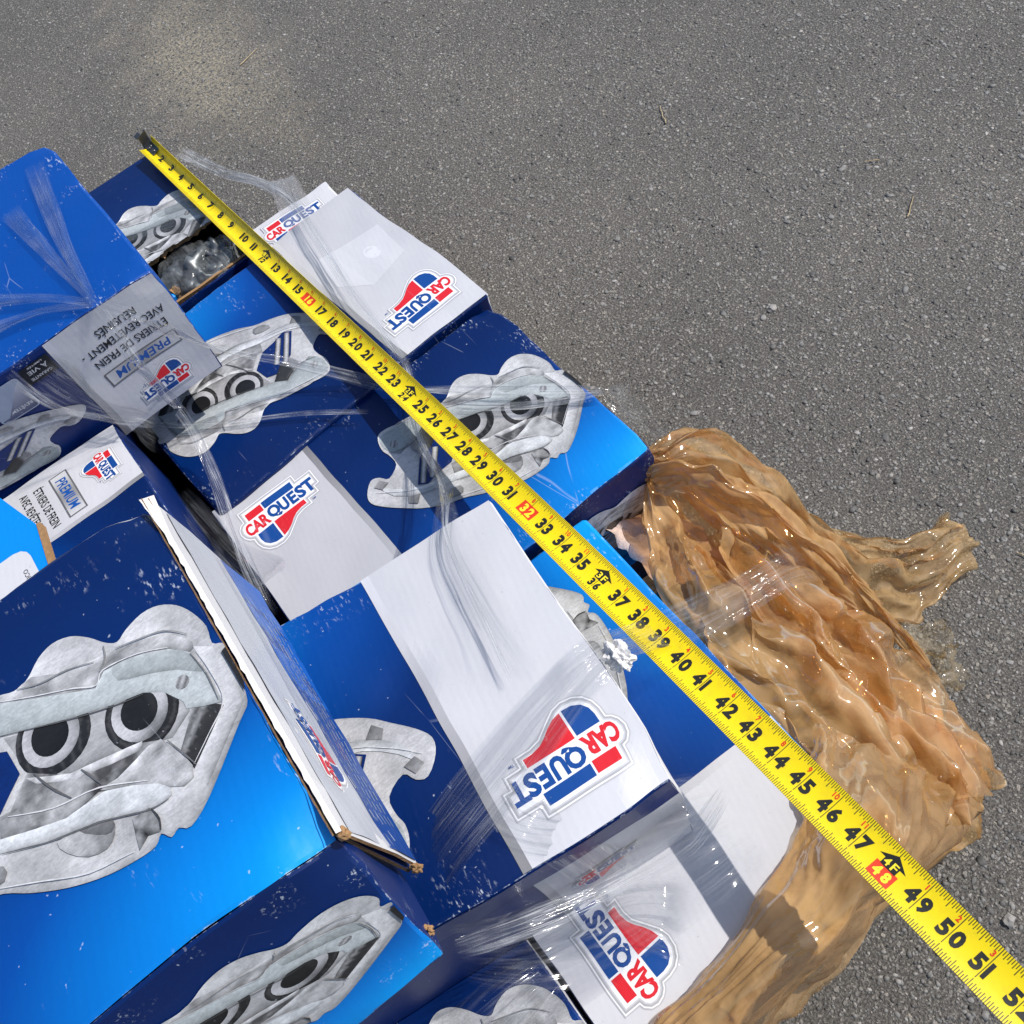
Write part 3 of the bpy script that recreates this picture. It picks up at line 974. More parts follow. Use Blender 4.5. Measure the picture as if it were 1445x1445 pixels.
gh = (0.585, 0.59, 0.615)
Cc.ink('ghost_print', 'top', [(*fill([(1.2, 7.5), (8.8, 6.2), (9.6, 11.0), (7.0, 14.2), (2.0, 13.0)], 1.0), gh), (*fill([(4.2 + 0.8 * math.cos(a), 10.2 + 1.1 * math.sin(a)) for a in [i * 0.35 for i in range(18)]], 0.6), (0.66, 0.66, 0.69))], 'band', False, 0.00012, size=(34.15, 24.6))
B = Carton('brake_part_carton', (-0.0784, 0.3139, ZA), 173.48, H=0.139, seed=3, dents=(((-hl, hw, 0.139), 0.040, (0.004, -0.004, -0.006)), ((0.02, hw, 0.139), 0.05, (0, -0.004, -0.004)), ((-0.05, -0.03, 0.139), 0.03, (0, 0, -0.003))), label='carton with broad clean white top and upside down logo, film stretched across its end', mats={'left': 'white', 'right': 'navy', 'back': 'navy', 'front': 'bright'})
top_design(B)
B.ink('white_band', 'back', band_layers(14.0), 'band', True, size=(34.15, 14.0))
B.ink('logo', 'back', logo_layers(27.4, 5.6, 0.60), 'ink', False, 0.0003, size=(34.15, 14.0))
B.ink('navy_strip', 'back', [(*rect(0.1, 11.2, 34.0, 13.9), NAVY)], 'ink', False, 0.00012, size=(34.15, 14.0))

D = Carton('brake_part_carton', (0.0585, 0.2605, ZA - 0.14), 90, W=0.237, seed=4, label='carton with white logo end crossed by the tape shadow, brown plastic wrapped round its corner', mats={'front': 'bright', 'left': 'white', 'back': 'navy'})
top_design(D)

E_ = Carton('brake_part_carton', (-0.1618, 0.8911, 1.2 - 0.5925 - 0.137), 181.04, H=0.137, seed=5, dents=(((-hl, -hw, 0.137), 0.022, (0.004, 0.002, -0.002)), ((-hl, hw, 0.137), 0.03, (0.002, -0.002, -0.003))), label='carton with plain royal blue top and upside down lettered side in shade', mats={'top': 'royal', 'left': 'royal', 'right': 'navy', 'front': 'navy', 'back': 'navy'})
side_design(E_, 'back', rot=True, icons=True)

fb = 0.556
F = Carton('brake_part_carton', (-0.2521, 0.3368, fb), -1.72, H=1.2 - 0.4805 - fb, seed=6, dents=(((hl, -hw, 1.2 - 0.4805 - fb), 0.035, (-0.003, 0.002, -0.008)), ((0.0, -hw, 0.15), 0.10, (0, -0.004, 0.0)), ((hl, hw, 0.163), 0.03, (-0.004, -0.003, -0.004))), label='topmost carton showing a large caliper picture, front panel bulging outwards, end flap split open',
           mats={'right': 'navy', 'left': 'white', 'back': 'white'},
           corners={(0, 0, 0): (-hl, -hw - 0.046, 0.052), (1, 0, 0): (hl - 0.003, -hw - 0.046, 0.052)})
top_design(F, 'top')
F.ink('white_band', 'front', band_layers(14.0), 'band', False, size=(34.15, 14.0))
F.ink('caliper_picture', 'front', caliper_layers(0.57), 'caliper', False, 0.0002, size=(34.15, 14.0))

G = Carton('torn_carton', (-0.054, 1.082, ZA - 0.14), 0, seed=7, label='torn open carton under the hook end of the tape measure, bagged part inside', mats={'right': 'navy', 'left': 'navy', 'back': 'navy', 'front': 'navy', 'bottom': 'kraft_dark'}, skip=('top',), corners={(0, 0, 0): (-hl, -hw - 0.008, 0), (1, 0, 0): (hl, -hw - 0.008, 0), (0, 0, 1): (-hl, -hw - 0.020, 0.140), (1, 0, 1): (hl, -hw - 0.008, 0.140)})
K = Carton('brake_part_carton', (-0.170, 0.6415, 0.134), -90, L=0.237, W=0.14, H=0.50 - 0.134, seed=8, label='carton on its side showing logo, premium badge and French lettering in sunlight', mats={'back': 'navy', 'front': 'navy', 'left': 'white', 'right': 'navy'})
side_design(K, 'top', caliper=False, u0=0.6)
J = Carton('brake_part_carton', (-0.2345, 0.12, ZA - 0.003 - 0.14), 0, seed=9, label='dark blue carton under crinkled loose film, white cut edge along one side', mats={'right': 'white', 'left': 'white'})
top_design(J)
N = Carton('brake_part_carton', (0.0875, 1.035, 0.134), 0, L=0.366, seed=10, label='white topped carton of the lower layer, logo half covered, poking out behind the pile', mats={'top': 'white', 'right': 'white', 'left': 'white', 'back': 'white', 'front': 'navy'}, H=0.138)
N.ink('logo', 'top', logo_layers(27.6, 20.6), 'ink', False, 0.0003, size=(34.15, 24.6))
U1 = Carton('brake_part_carton', (0.074, 0.555, 0.134), 1.0, seed=11, label='lower layer carton directly beneath the carton under the middle of the tape', mats={'right': 'navy', 'left': 'white', 'back': 'navy'}, H=0.138)
side_design(U1, 'front', text=False)
U2 = Carton('brake_part_carton', (0.0585, 0.262, 0.134), 90, W=0.24, seed=12, label='lower layer carton under the one wrapped in brown plastic', mats={'front': 'bright', 'left': 'white', 'right': 'navy', 'back': 'navy'}, H=0.138)
U4 = Carton('brake_part_carton', (0.078, 0.80, 0.134), 0, W=0.22, L=0.35, seed=14, label='lower layer carton under the scuffed one, glimpsed in the dark gap', mats={'right': 'navy', 'left': 'navy', 'top': 'navy'}, H=0.135)
U6 = Carton('brake_part_carton', (-0.2765, 0.855, 0.274), 0, W=0.176, seed=15, label='carton hidden under the royal blue topped one', mats={'right': 'navy', 'left': 'navy', 'top': 'navy'}, H=0.19)
U5 = Carton('brake_part_carton', (-0.2765, 0.90, 0.134), 0, W=0.246, seed=16, label='lower layer carton at the bottom of the dark gap beside the lettered carton', mats={'right': 'navy', 'left': 'navy', 'top': 'navy'}, H=0.138)
U3 = Carton('brake_part_carton', (-0.2345, 0.13, 0.134), 0, seed=13, label='lower layer carton under the dark blue carton with the white cut edge', mats={'right': 'white', 'left': 'white'}, H=0.135)

# chamfered half-height carton under the topmost one
pts = [(-0.1975, 0.60), (-0.1885, 0.662), (-0.2045, 0.712), (-0.33, 0.72), (-0.35, 0.47), (-0.207, 0.47)]
mo = empty('carton_flap', (-0.27, 0.55, 0.540))
tag(mo, 'bright blue carton flap with white paper label sticking out from under the topmost carton', 'box', 'blue and white brake part cartons piled on the pallet')
bm = bmesh.new()
bot = [bm.verts.new((x + 0.27, y - 0.55, 0)) for x, y in pts]
top = [bm.verts.new((x + 0.27, y - 0.55, 0.010)) for x, y in pts]
nP = len(pts)
if True:
    bm.faces.new(top[::-1])
    bm.faces.new(bot)
    for i in range(nP):
        bm.faces.new((bot[i], top[i], top[(i + 1) % nP], bot[(i + 1) % nP]))
bmesh.ops.recalc_face_normals(bm, faces=bm.faces[:])
bmesh.ops.bevel(bm, geom=bm.edges[:], offset=0.0012, segments=2, affect='EDGES')
bm_obj('board', bm, M['bright'], mo)
ce = [(0.0728, 0.05), (0.0817, 0.111), (0.0850, 0.111), (0.0762, 0.05)]
mesh('cut_edge', [(x, y, z) for z in (0.0005, 0.0095) for x, y in ce], [(3, 2, 1, 0), (4, 5, 6, 7)] + [(i, (i + 1) % 4, 4 + (i + 1) % 4, 4 + i) for i in range(4)], M['kraft'], mo)
lv, lf = fill([(0.055 + 0.012 * math.cos(a), 0.085 + 0.012 * math.sin(a)) for a in (0, .5, 1, 1.57)] + [(-0.04, 0.097), (-0.04, 0.0), (0.067, 0.0)])
ol = mesh('paper_label', [(x, y, 0.0106) for x, y in lv], lf, M['band'], mo, ink=[WHITE] * len(lv))
LV, LF = [], []
for i, s_ in enumerate(['Remanufactured in MEXICO']):
    v, f, tw, th = text_mesh(s_, 0.0)
    b0 = len(LV)
    k = 0.0055 if i == 0 else 0.011
    LV += [(0.060 - i * 0.013 - y * k, 0.012 + x * k, 0.0109) for x, y in v]
    LF += [tuple(b0 + q for q in t_) for t_ in f]
mesh('lettering', LV, LF, M['ink'], mo, ink=[BLACK] * len(LV))


# ---- flap of the topmost carton: two layers of board standing off the side
def slab(name, quad, th, mat_face, mat_edge, parent, n=14, seed=0, wob=0.0012):
    """board from a quad (lower near, lower far, upper far, upper near) with thickness"""
    q = [Vector(p) for p in quad]
    nrm = (q[1] - q[0]).cross(q[3] - q[0]).normalized()
    V, Fc, fm = [], [], []
    for side in (0, 1):
        for i in range(n + 1):
            for j in range(4):
                a, b_ = i / n, j / 3
                p = q[0] * (1 - a) * (1 - b_) + q[1] * a * (1 - b_) + q[2] * a * b_ + q[3] * (1 - a) * b_
                w = noise.noise_vector(p * 40 + Vector((seed, 0, 0))) * wob
                V.append(p + w + nrm * (0.0 if side else -th))
    S = (n + 1) * 4
    for i in range(n):
        for j in range(3):
            a = i * 4 + j
            Fc.append((S + a, S + a + 4, S + a + 5, S + a + 1)); fm.append(0)
            Fc.append((a, a + 1, a + 5, a + 4)); fm.append(1)
    for i in range(n):
        for j in (0, 3):
            a = i * 4 + j
            Fc.append((a, a + 4, S + a + 4, S + a)); fm.append(1)
    for i in (0, n):
        for j in range(3):
            a = i * 4 + j
            Fc.append((a, a + 1, S + a + 1, S + a)); fm.append(1)
    bmx = bmesh.new()
    vs = [bmx.verts.new(v) for v in V]
    for f_, m_ in zip(Fc, fm):
        k = bmx.faces.new([vs[t_] for t_ in f_]); k.material_index = m_
    bmesh.ops.recalc_face_normals(bmx, faces=bmx.faces[:])
    me = bpy.data.meshes.new(name)
    bmx.to_mesh(me)
    bmx.free()
    at_ = me.attributes.new('edge_dist', 'FLOAT', 'POINT')
    at_.data.foreach_set('value', [0.05] * len(me.vertices))
    me.materials.append(mat_face)
    me.materials.append(mat_edge)
    o = bpy.data.objects.new(name, me)
    C.objects.link(o)
    o.parent = parent
    return o, q, nrm


H6 = F.H
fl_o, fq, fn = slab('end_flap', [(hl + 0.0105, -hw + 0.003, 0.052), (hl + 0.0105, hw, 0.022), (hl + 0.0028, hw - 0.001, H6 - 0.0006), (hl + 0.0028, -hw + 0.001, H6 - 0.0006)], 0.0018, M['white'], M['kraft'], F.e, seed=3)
slab('inner_flap', [(hl + 0.0055, -hw + 0.003, 0.054), (hl + 0.0055, hw - 0.01, 0.026), (hl + 0.0005, hw - 0.01, H6 - 0.004), (hl + 0.0005, -hw + 0.002, H6 - 0.004)], 0.002, M['navy'], M['kraft_dark'], F.e, seed=5)


def flap_ink(name, layers, mat):
    V, Fc, Kc = [], [], []
    for n, (v, f, c) in enumerate(layers):
        b0 = len(V)
        for x, y in v:       # x along the flap from near to far (0..1), y up (0..1)
            p = fq[0] * (1 - x) * (1 - y) + fq[1] * x * (1 - y) + fq[2] * x * y + fq[3] * (1 - x) * y
            w = noise.noise_vector(p * 40 + Vector((3, 0, 0))) * 0.0012
            V.append(p + w + fn * (0.0005 + (0.0003 if name == 'lettering' else n * 0.00008)))
            Kc.append(c)
        Fc += [tuple(b0 + k for k in t_) for t_ in f]
    return mesh(name, V, Fc, M[mat], fl_o, ink=Kc)


fr = lambda x0, y0, x1, y1: rect(x0, y0, x1, y1, 0.07)
flap_ink('grey_blue_panel', [(*fr(0.01, 0.01, 0.99, 0.88), (0.44, 0.46, 0.51)), (*fr(0.01, 0.01, 0.99, 0.40), (0.004, 0.05, 0.25)), (*fr(0.50, 0.01, 0.99, 0.40), (0.01, 0.10, 0.42))], 'ink')  # grey layer dulls the flap below its white top strip, blue panel over it
# fine print too small to read: rows of short dashes
tl = []
rp = random.Random(9)
for i in range(6):
    x = 0.10
    y = 0.345 - i * 0.052
    while x < 0.86:
        w = rp.uniform(0.012, 0.040)
        tl.append((*rect(x, y, x + w, y + 0.012, 0.07), (0.20, 0.26, 0.40)))
        x += w + 0.009
        if rp.random() < 0.03:
            break
flap_ink('lettering', tl, 'ink')
lg = logo_layers(0, 0, 1)
flap_ink('logo', [([(0.27 + x * 0.030, 0.60 + y * 0.050) for x, y in v], f, c) for v, f, c in lg], 'ink')
# crushed kraft at the split corners
def crumple(name, loc, size, mat, parent, seed=0, sub=3, smooth=False):
    bmx = bmesh.new()
    bmesh.ops.create_icosphere(bmx, subdivisions=sub, radius=1)
    for v in bmx.verts:
        k = 1 + 0.55 * noise.noise(v.co * 2.2 + Vector((seed, 0, 0))) + 0.25 * noise.noise(v.co * 6 + Vector((0, seed, 0)))
        v.co = Vector((v.co.x * size[0] * k, v.co.y * size[1] * k, v.co.z * size[2] * k)) + Vector(loc)
    return bm_obj(name, bmx, mat, parent, smooth)


crumple('crushed_corner', (hl + 0.002, -hw + 0.001, H6 - 0.006), (0.0032, 0.003, 0.005), M['kraft'], F.e, 2)
crumple('crushed_corner', (hl + 0.009, -hw + 0.001, 0.056), (0.003, 0.002, 0.008), M['kraft'], F.e, 5)
crumple('crushed_corner', (hl - 0.001, -hw - 0.034, 0.066), (0.0025, 0.003, 0.005), M['kraft'], F.e, 9)
# torn skin along the top of the flap
tv, tf = [], []
n = 60
for i in range(n + 1):
    a = i / n
    y = -hw + a * 2 * hw
    w = 0.0006 + 0.0010 * (0.5 + 0.5 * noise.noise(Vector((a * 22, 3, 0)))) + (0.008 * max(0, a - 0.86) / 0.14)
    tv += [(hl + 0.0012 - 0.4 * w + 0.001 * noise.noise(Vector((a * 50, 0, 1))), y, H6 + 0.0016), (hl + 0.0031 + 0.3 * w, y, H6 + 0.0006 - 0.3 * w)]
tf = [(2 * i, 2 * i + 1, 2 * i + 3, 2 * i + 2) for i in range(n)]
mesh('torn_edge', tv, tf, M['torn'], F.e)
tv2 = []
for i in range(n + 1):
    a = i / n
    y = -hw + a * 2 * hw
    w = 0.002 * (0.5 + 0.5 * noise.noise(Vector((a * 30, 9, 0)))) + 0.0007
    tv2 += [(hl - 0.0008 - 0.35 * w, y, H6 + 0.0010), (hl - 0.0004, y, H6 + 0.0015)]
mesh('torn_edge', tv2, tf, M['kraft'], F.e)

# ---- torn top of the open carton, and what is inside
tp_v, tp_f, tp_c = [], [], []
nx, ny = 30, 12
for i in range(nx + 1):
    x = i / nx
    ty = 0.335 + 0.035 * noise.noise(Vector((x * 12, 0, 4))) + 0.02 * noise.noise(Vector((x * 40, 0, 2)))
    for j in range(ny + 1):
        v_ = ty + (1 - ty) * j / ny
        tp_v.append((x, v_))
GW, GL = 0.246, 0.3415
V = [Vector(((x - .5) * GL, (y - .5) * GW, 0.1402 + 0.0012 * noise.noise(Vector((x * 4, y * 4, 0))))) for x, y in tp_v]
Fq = [(i * (ny + 1) + j, (i + 1) * (ny + 1) + j, (i + 1) * (ny + 1) + j + 1, i * (ny + 1) + j + 1) for i in range(nx) for j in range(ny)]
Vb = [v - Vector((0, 0, 0.004)) for v in V]
o = mesh('torn_top_panel', V + Vb, Fq + [tuple(k + len(V) for k in f[::-1]) for f in Fq], [M['panel'], M['kraft']], G.e, [0] * len(Fq) + [1] * len(Fq), smooth=False)
uv = o.data.uv_layers.new(name='panel')
allp = tp_v + tp_v
for lp in o.data.loops:
    a = allp[lp.vertex_index]
    uv.data[lp.index].uv = (a[0] * GL, a[1] * GW)
lyr = []
for v, f, c in caliper_layers():
    keepf = [t_ for t_ in f if all(v[k][1] > 24.6 * (0.335 + 0.035 * noise.noise(Vector((v[k][0] / 34.15 * 12, 0, 4)))) + 0.25 for k in t_)]
    if keepf:
        lyr.append((v, keepf, c))
G.ink('caliper_picture', 'top', lyr, 'caliper', False, 0.0018)
# torn corrugated lip
lv, lf2 = [], []
n = 90
for i in range(n + 1):
    x = i / n
    ty = 0.335 + 0.035 * noise.noise(Vector((x * 12, 0, 4))) + 0.02 * noise.noise(Vector((x * 40, 0, 2)))
    y0 = (ty - .5) * GW
    r1 = 0.5 + 0.5 * noise.noise(Vector((x * 60, 1, 0)))
    w = (0.003 + 0.009 * r1) * (0.35 + 0.65 * math.sin(math.pi * min(1, max(0, (x - 0.45) / 0.5))) if x > 0.45 else 0.35)
    X = (x - .5) * GL
    lv += [(X, y0 + 0.002, 0.1415), (X, y0 - 0.3 * w, 0.1405), (X, y0 - w, 0.1365 - 0.004 * r1), (X, y0 - 0.2 * w, 0.133)]
for i in range(n):
    for j in range(3):
        lf2.append((4 * i + j, 4 * i + j + 1, 4 * i + 4 + j + 1, 4 * i + 4 + j))
mesh('torn_lip', lv, lf2, M['kraft'], G.e)
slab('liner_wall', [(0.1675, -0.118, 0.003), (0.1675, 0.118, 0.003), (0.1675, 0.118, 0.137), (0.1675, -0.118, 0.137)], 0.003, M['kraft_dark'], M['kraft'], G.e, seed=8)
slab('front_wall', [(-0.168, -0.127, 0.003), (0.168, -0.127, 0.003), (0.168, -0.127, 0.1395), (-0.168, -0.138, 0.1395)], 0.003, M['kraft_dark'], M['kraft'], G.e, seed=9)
crumple('crushed_flap', (0.06, -0.112, 0.128), (0.011, 0.008, 0.012), M['bright'], G.e, 4)
crumple('crushed_flap', (0.072, -0.106, 0.128), (0.010, 0.006, 0.010), M['kraft'], G.e, 6)

# ------------------------------------------------------------------ clear film
def mat_film(name, lo, hi, tint=(0.955, 0.96, 0.965), gloss=0.09, scale=1.0, body=(0.80, 0.82, 0.84)):
    t = NT(name)
    uv = t.n('ShaderNodeUVMap', uv_map='film').outputs[0]
    p = t.pos()
    st = t.noise(t.mapping(uv, (3.0 * scale, 0.16, 1)), 5, 2, 0.5, 0.06)
    fine = t.noise(t.mapping(uv, (5.5 * scale, 0.13, 1)), 6, 2, 0.5, 0.06)
    ridge = t.math('SUBTRACT', 1.0, t.math('ABSOLUTE', t.math('MULTIPLY', t.math('SUBTRACT', fine, 0.5), 16.0)), clamp=True)
    ridge2 = t.math('SUBTRACT', 1.0, t.math('ABSOLUTE', t.math('MULTIPLY', t.math('SUBTRACT', st, 0.52), 26.0)), clamp=True)
    ln = t.math('MAXIMUM', t.math('MULTIPLY', ridge, 0.55), ridge2)
    h = t.math('ADD', t.math('MULTIPLY', st, 1.0), t.math('MULTIPLY', fine, 0.4))
    nrm = t.bump(h, 0.8, 0.0022)
    tr = t.n('ShaderNodeBsdfTransparent')
    tr.inputs[0].default_value = (*tint, 1)
    gl = t.n('ShaderNodeBsdfGlossy')
    gl.inputs['Roughness'].default_value = gloss
    t.l(nrm, gl.inputs['Normal'])
    df = t.n('ShaderNodeBsdfDiffuse')
    df.inputs[0].default_value = (*body, 1)
    tl_ = t.n('ShaderNodeBsdfTranslucent')
    tl_.inputs[0].default_value = (*body, 1)
    mx0 = t.n('ShaderNodeMixShader')
    mx0.inputs[0].default_value = 0.4
    t.l(df.outputs[0], mx0.inputs[1]); t.l(tl_.outputs[0], mx0.inputs[2])
    f1 = t.math('ADD', lo, t.math('MULTIPLY', ln, hi))
    f1 = t.math('MULTIPLY', f1, t.smooth(t.noise(p, 35, 3), 0.3, 0.65, 0.25, 1.0))
    mx1 = t.n('ShaderNodeMixShader')
    t.l(f1, mx1.inputs[0]); t.l(tr.outputs[0], mx1.inputs[1]); t.l(mx0.outputs[0], mx1.inputs[2])
    fr_ = t.n('ShaderNodeFresnel')
    fr_.inputs['IOR'].default_value = 1.45
    t.l(nrm, fr_.inputs['Normal'])
    ff = t.math('MULTIPLY', t.math('MINIMUM', fr_.outputs[0], 0.30), 1.0, clamp=True)
    mx2 = t.n('ShaderNodeMixShader')
    t.l(ff, mx2.inputs[0]); t.l(mx1.outputs[0], mx2.inputs[1]); t.l(gl.outputs[0], mx2.inputs[2])
    # the film thins out to nothing at its torn ends and rims
    t0 = t.n('ShaderNodeBsdfTransparent')
    mx3 = t.n('ShaderNodeMixShader')
    t.l(t.attr('presence'), mx3.inputs[0]); t.l(t0.outputs[0], mx3.inputs[1]); t.l(mx2.outputs[0], mx3.inputs[2])
    return t.done(mx3.outputs[0])


M['film'] = mat_film('stretch_film', 0.025, 0.26)
M['film_rope'] = mat_film('gathered_stretch_film', 0.09, 0.75, scale=0.6)
M['film_thin'] = mat_film('thin_stretch_film', 0.010, 0.15, scale=0.6)
M['film_grey'] = mat_film('part_bag_film', 0.20, 0.30, (0.86, 0.88, 0.89), 0.10, body=(0.50, 0.53, 0.54))


def ribbon(name, path, widths, label, mat='film', folds=5, amp=0.0022, n=18, twist=0.25, seed=0, sub=10, group='strands of clear stretch film over the cartons', parent=None, jag=0.0, wide=None):
    pts = [Vector(p) for p in catmull(path, sub, False)]
    N = len(pts)
    V, Fc, UV, PR = [], [], [], []
    length = 0
    for i, p in enumerate(pts):
        t_ = (pts[min(i + 1, N - 1)] - pts[max(i - 1, 0)]).normalized()
        sdv = t_.cross(Vector((0, 0, 1)))
        sdv = sdv.normalized() if sdv.length > 1e-3 else Vector((1, 0, 0))
        a = twist * noise.noise(Vector((i * 0.06, seed, 0))) * 2
        up = sdv.cross(t_).normalized()
        sd_ = sdv * math.cos(a) + up * math.sin(a)
        up = up * math.cos(a) - sdv * math.sin(a)
        f = i / (N - 1) * (len(widths) - 1)
        k = min(int(f), len(widths) - 2)
        w = widths[k] + (widths[k + 1] - widths[k]) * (f - k)
        if i:
            length += (p - pts[i - 1]).length
        for j in range(n + 1):
            u = j / n
            e = 4 * u * (1 - u)
            ph = noise.noise(Vector((u * folds, length * 9, seed * 2.3)))
            ph2 = noise.noise(Vector((u * folds * 2.7, length * 16, seed * 1.1 + 5)))
            wv = w * (1 + jag * noise.noise(Vector((length * 45, seed, 7 if u < .5 else 1))))
            q = p + sd_ * (u - .5) * wv + up * (amp * (1.0 * ph + 0.6 * ph2)) + sd_ * amp * 0.6 * ph2
            V.append(q)
            UV.append((u, length * 10 + seed * 3.1))
            s_ = i / (N - 1)
            en = min(s_, 1 - s_) * 7 + 0.35 * noise.noise(Vector((u * 5, seed, s_ * 8)))
            PR.append(max(0.0, min(1.0, en)) * max(0.0, min(1.0, 0.35 + e * 2.2)))
    for i in range(N - 1):
        for j in range(n):
            a = i * (n + 1) + j
            Fc.append((a, a + 1, a + n + 2, a + n + 1))
    o = mesh(name, V, Fc, M[mat], parent, smooth=True)
    pa = o.data.attributes.new('presence', 'FLOAT', 'POINT')
    pa.data.foreach_set('value', PR)
    uv_ = o.data.uv_layers.new(name='film')
    for lp in o.data.loops:
        uv_.data[lp.index].uv = UV[lp.vertex_index]
    if label:
        tag(o, label, 'film', group)
    return o


S1 = [(-0.0435, 0.7629, 0.612), (-0.0441, 0.7365, 0.6), (-0.047, 0.7247, 0.57), (-0.0462, 0.7396, 0.51), (-0.047, 0.7351, 0.465), (-0.0579, 0.6909, 0.443), (-0.0758, 0.6104, 0.43), (-0.084, 0.555, 0.425), (-0.086, 0.543, 0.41)]
S2 = [(-0.0434, 0.7603, 0.614), (-0.0215, 0.7298, 0.602), (-0.003, 0.7534, 0.54), (0.0249, 0.7549, 0.49), (0.0585, 0.7442, 0.455), (0.0903, 0.7138, 0.435), (0.1199, 0.6708, 0.428), (0.1333, 0.6535, 0.426), (0.1679, 0.6184, 0.424), (0.2164, 0.5696, 0.423), (0.2589, 0.527, 0.423), (0.2715, 0.517, 0.417)]
S3 = [(0.1224, 1.1876, 0.4), (0.1433, 1.0804, 0.425), (0.1716, 0.996, 0.435), (0.1787, 0.9566, 0.432), (0.172, 0.8835, 0.432), (0.1582, 0.7858, 0.431), (0.1531, 0.7104, 0.431), (0.1481, 0.6661, 0.428), (0.1229, 0.619, 0.425), (0.1072, 0.5663, 0.44), (0.0956, 0.5057, 0.475), (0.0789, 0.4424, 0.54), (0.062, 0.4063, 0.557), (0.05, 0.3638, 0.5575), (0.0405, 0.3155, 0.558), (0.0335, 0.2852, 0.558)]
S4 = [(-0.0861, 0.2299, 0.535), (-0.0529, 0.2328, 0.555), (0.0011, 0.2447, 0.558), (0.0508, 0.2567, 0.56), (0.0904, 0.2635, 0.555), (0.123, 0.2758, 0.505), (0.1633, 0.2833, 0.455), (0.2186, 0.2838, 0.425), (0.2687, 0.2818, 0.41), (0.2966, 0.2785, 0.39)]
up = lambda P, d: [(x, y, z + d) for x, y, z in P]
ribbon('stretch_film', S1, (0.008, 0.013, 0.011, 0.014, 0.013), 'twisted film strand hanging from the royal blue carton past the dark gap', 'film_rope', seed=1, folds=3, amp=0.003, twist=0.6)
ribbon('stretch_film', up(S2, 0.003), (0.009, 0.013, 0.009, 0.014, 0.010, 0.013, 0.009), 'long film strand crossing under the tape to the far edge of the pile', 'film_rope', seed=2, folds=3, amp=0.003, twist=0.6)
ribbon('stretch_film', [(0.1594, 0.6079, 0.42), (0.1976, 0.5677, 0.421), (0.2395, 0.5349, 0.422), (0.2693, 0.5182, 0.422)], (0.016, 0.012, 0.010, 0.006), 'short film strand over the piston of the caliper picture right of the tape', 'film_rope', seed=3, folds=4)
ribbon('stretch_film', up(S3, 0.003), (0.010, 0.012, 0.013, 0.014, 0.014, 0.012, 0.010, 0.012, 0.014, 0.026, 0.034, 0.040), 'film strand running along the tape and spreading over the broad white top', 'film_thin', seed=4, folds=4, n=22)
ribbon('stretch_film', up(S4, 0.003), (0.05, 0.046, 0.038, 0.030, 0.034, 0.040, 0.036), 'wide glossy film band pulled over the logo carton end to the brown plastic', seed=5, folds=5, amp=0.0035, n=26)
knot = (-0.0434, 0.762, 0.614)
for i, (p, lab) in enumerate((([(-0.017, 0.9849, 0.612), (-0.0344, 0.8717, 0.613), (-0.0401, 0.8101, 0.614), knot], 'film crease fanning up the royal blue top to its far corner'),
                              ([(-0.060, 0.9441, 0.611), (-0.0525, 0.8506, 0.612), knot], 'film crease in the middle of the fan on the royal blue top'),
                              ([(-0.130, 0.8148, 0.611), (-0.0839, 0.7968, 0.612), knot], 'film crease along the shaded edge of the royal blue top'),
                              ([(-0.125, 0.8546, 0.611), (-0.0732, 0.8056, 0.612), knot], 'film crease second from the shaded edge of the royal blue top'))):
    ribbon('stretch_film', up(p, 0.0015), (0.022, 0.012, 0.006), lab, seed=10 + i, folds=4, amp=0.0012)
ribbon('stretch_film', up([(-0.0859, 0.8132, 0.425), (-0.0551, 0.7787, 0.427), (-0.0141, 0.7461, 0.425), (0.0451, 0.7026, 0.424), (0.0942, 0.6572, 0.423)], 0.002), (0.009, 0.007, 0.007, 0.006), 'thin film strand across the scuffed upside down caliper picture', 'film_rope', seed=20, folds=2)
ribbon('stretch_film', [(0.2716, 0.5214, 0.418), (0.285, 0.502, 0.40), (0.300, 0.4961, 0.36), (0.3229, 0.4864, 0.28)], (0.01, 0.05, 0.07, 0.06), 'sheer film hanging off the far edge beside the asphalt', 'film_thin', seed=21, folds=4)
# sheet clinging to the near end of the white topped carton and the dark carton below it
ribbon('stretch_film', [(-0.09, 0.185, 0.545), (-0.06, 0.176, 0.50), (-0.02, 0.169, 0.485), (0.03, 0.160, 0.49), (0.07, 0.152, 0.49), (0.10, 0.150, 0.47)], (0.05, 0.09, 0.10, 0.09, 0.07), 'film sheet clinging to the shaded end below the upside down logo', 'film_thin', seed=22, folds=5, amp=0.005, n=30, twist=0.1)
ribbon('stretch_film', [(-0.22, 0.12, 0.45), (-0.16, 0.14, 0.445), (-0.10, 0.150, 0.435), (-0.065, 0.155, 0.425)], (0.07, 0.07, 0.06, 0.04), 'crinkled film lying over the dark blue carton beside the logo end', 'film_thin', seed=23, folds=5, amp=0.005, n=30)
ribbon('stretch_film', [(-0.0203, 0.2306, 0.5615), (-0.0085, 0.2023, 0.559), (0.006, 0.172, 0.52), (0.016, 0.150, 0.43), (0.035, 0.125, 0.4185)], (0.03, 0.034, 0.034, 0.05, 0.06), 'film strip dropping over the white carton end onto the logo below', 'film_thin', seed=24, folds=5, amp=0.003, n=24)
ribbon('stretch_film', [(0.195, 1.06, 0.30), (0.192, 1.01, 0.425), (0.1821, 0.96, 0.436), (0.172, 0.90, 0.434)], (0.05, 0.03, 0.016, 0.012), 'film gathered over the half covered logo behind the pile', 'film_thin', seed=25, folds=5, n=22)
ribbon('stretch_film', [(-0.02, 1.10, 0.4165), (0.03, 1.085, 0.417), (0.09, 1.065, 0.4172), (0.118, 1.05, 0.414)], (0.05, 0.045, 0.05, 0.05), 'thin film stretched over the torn carton top', 'film_thin', seed=26, folds=5, amp=0.0014, n=22)
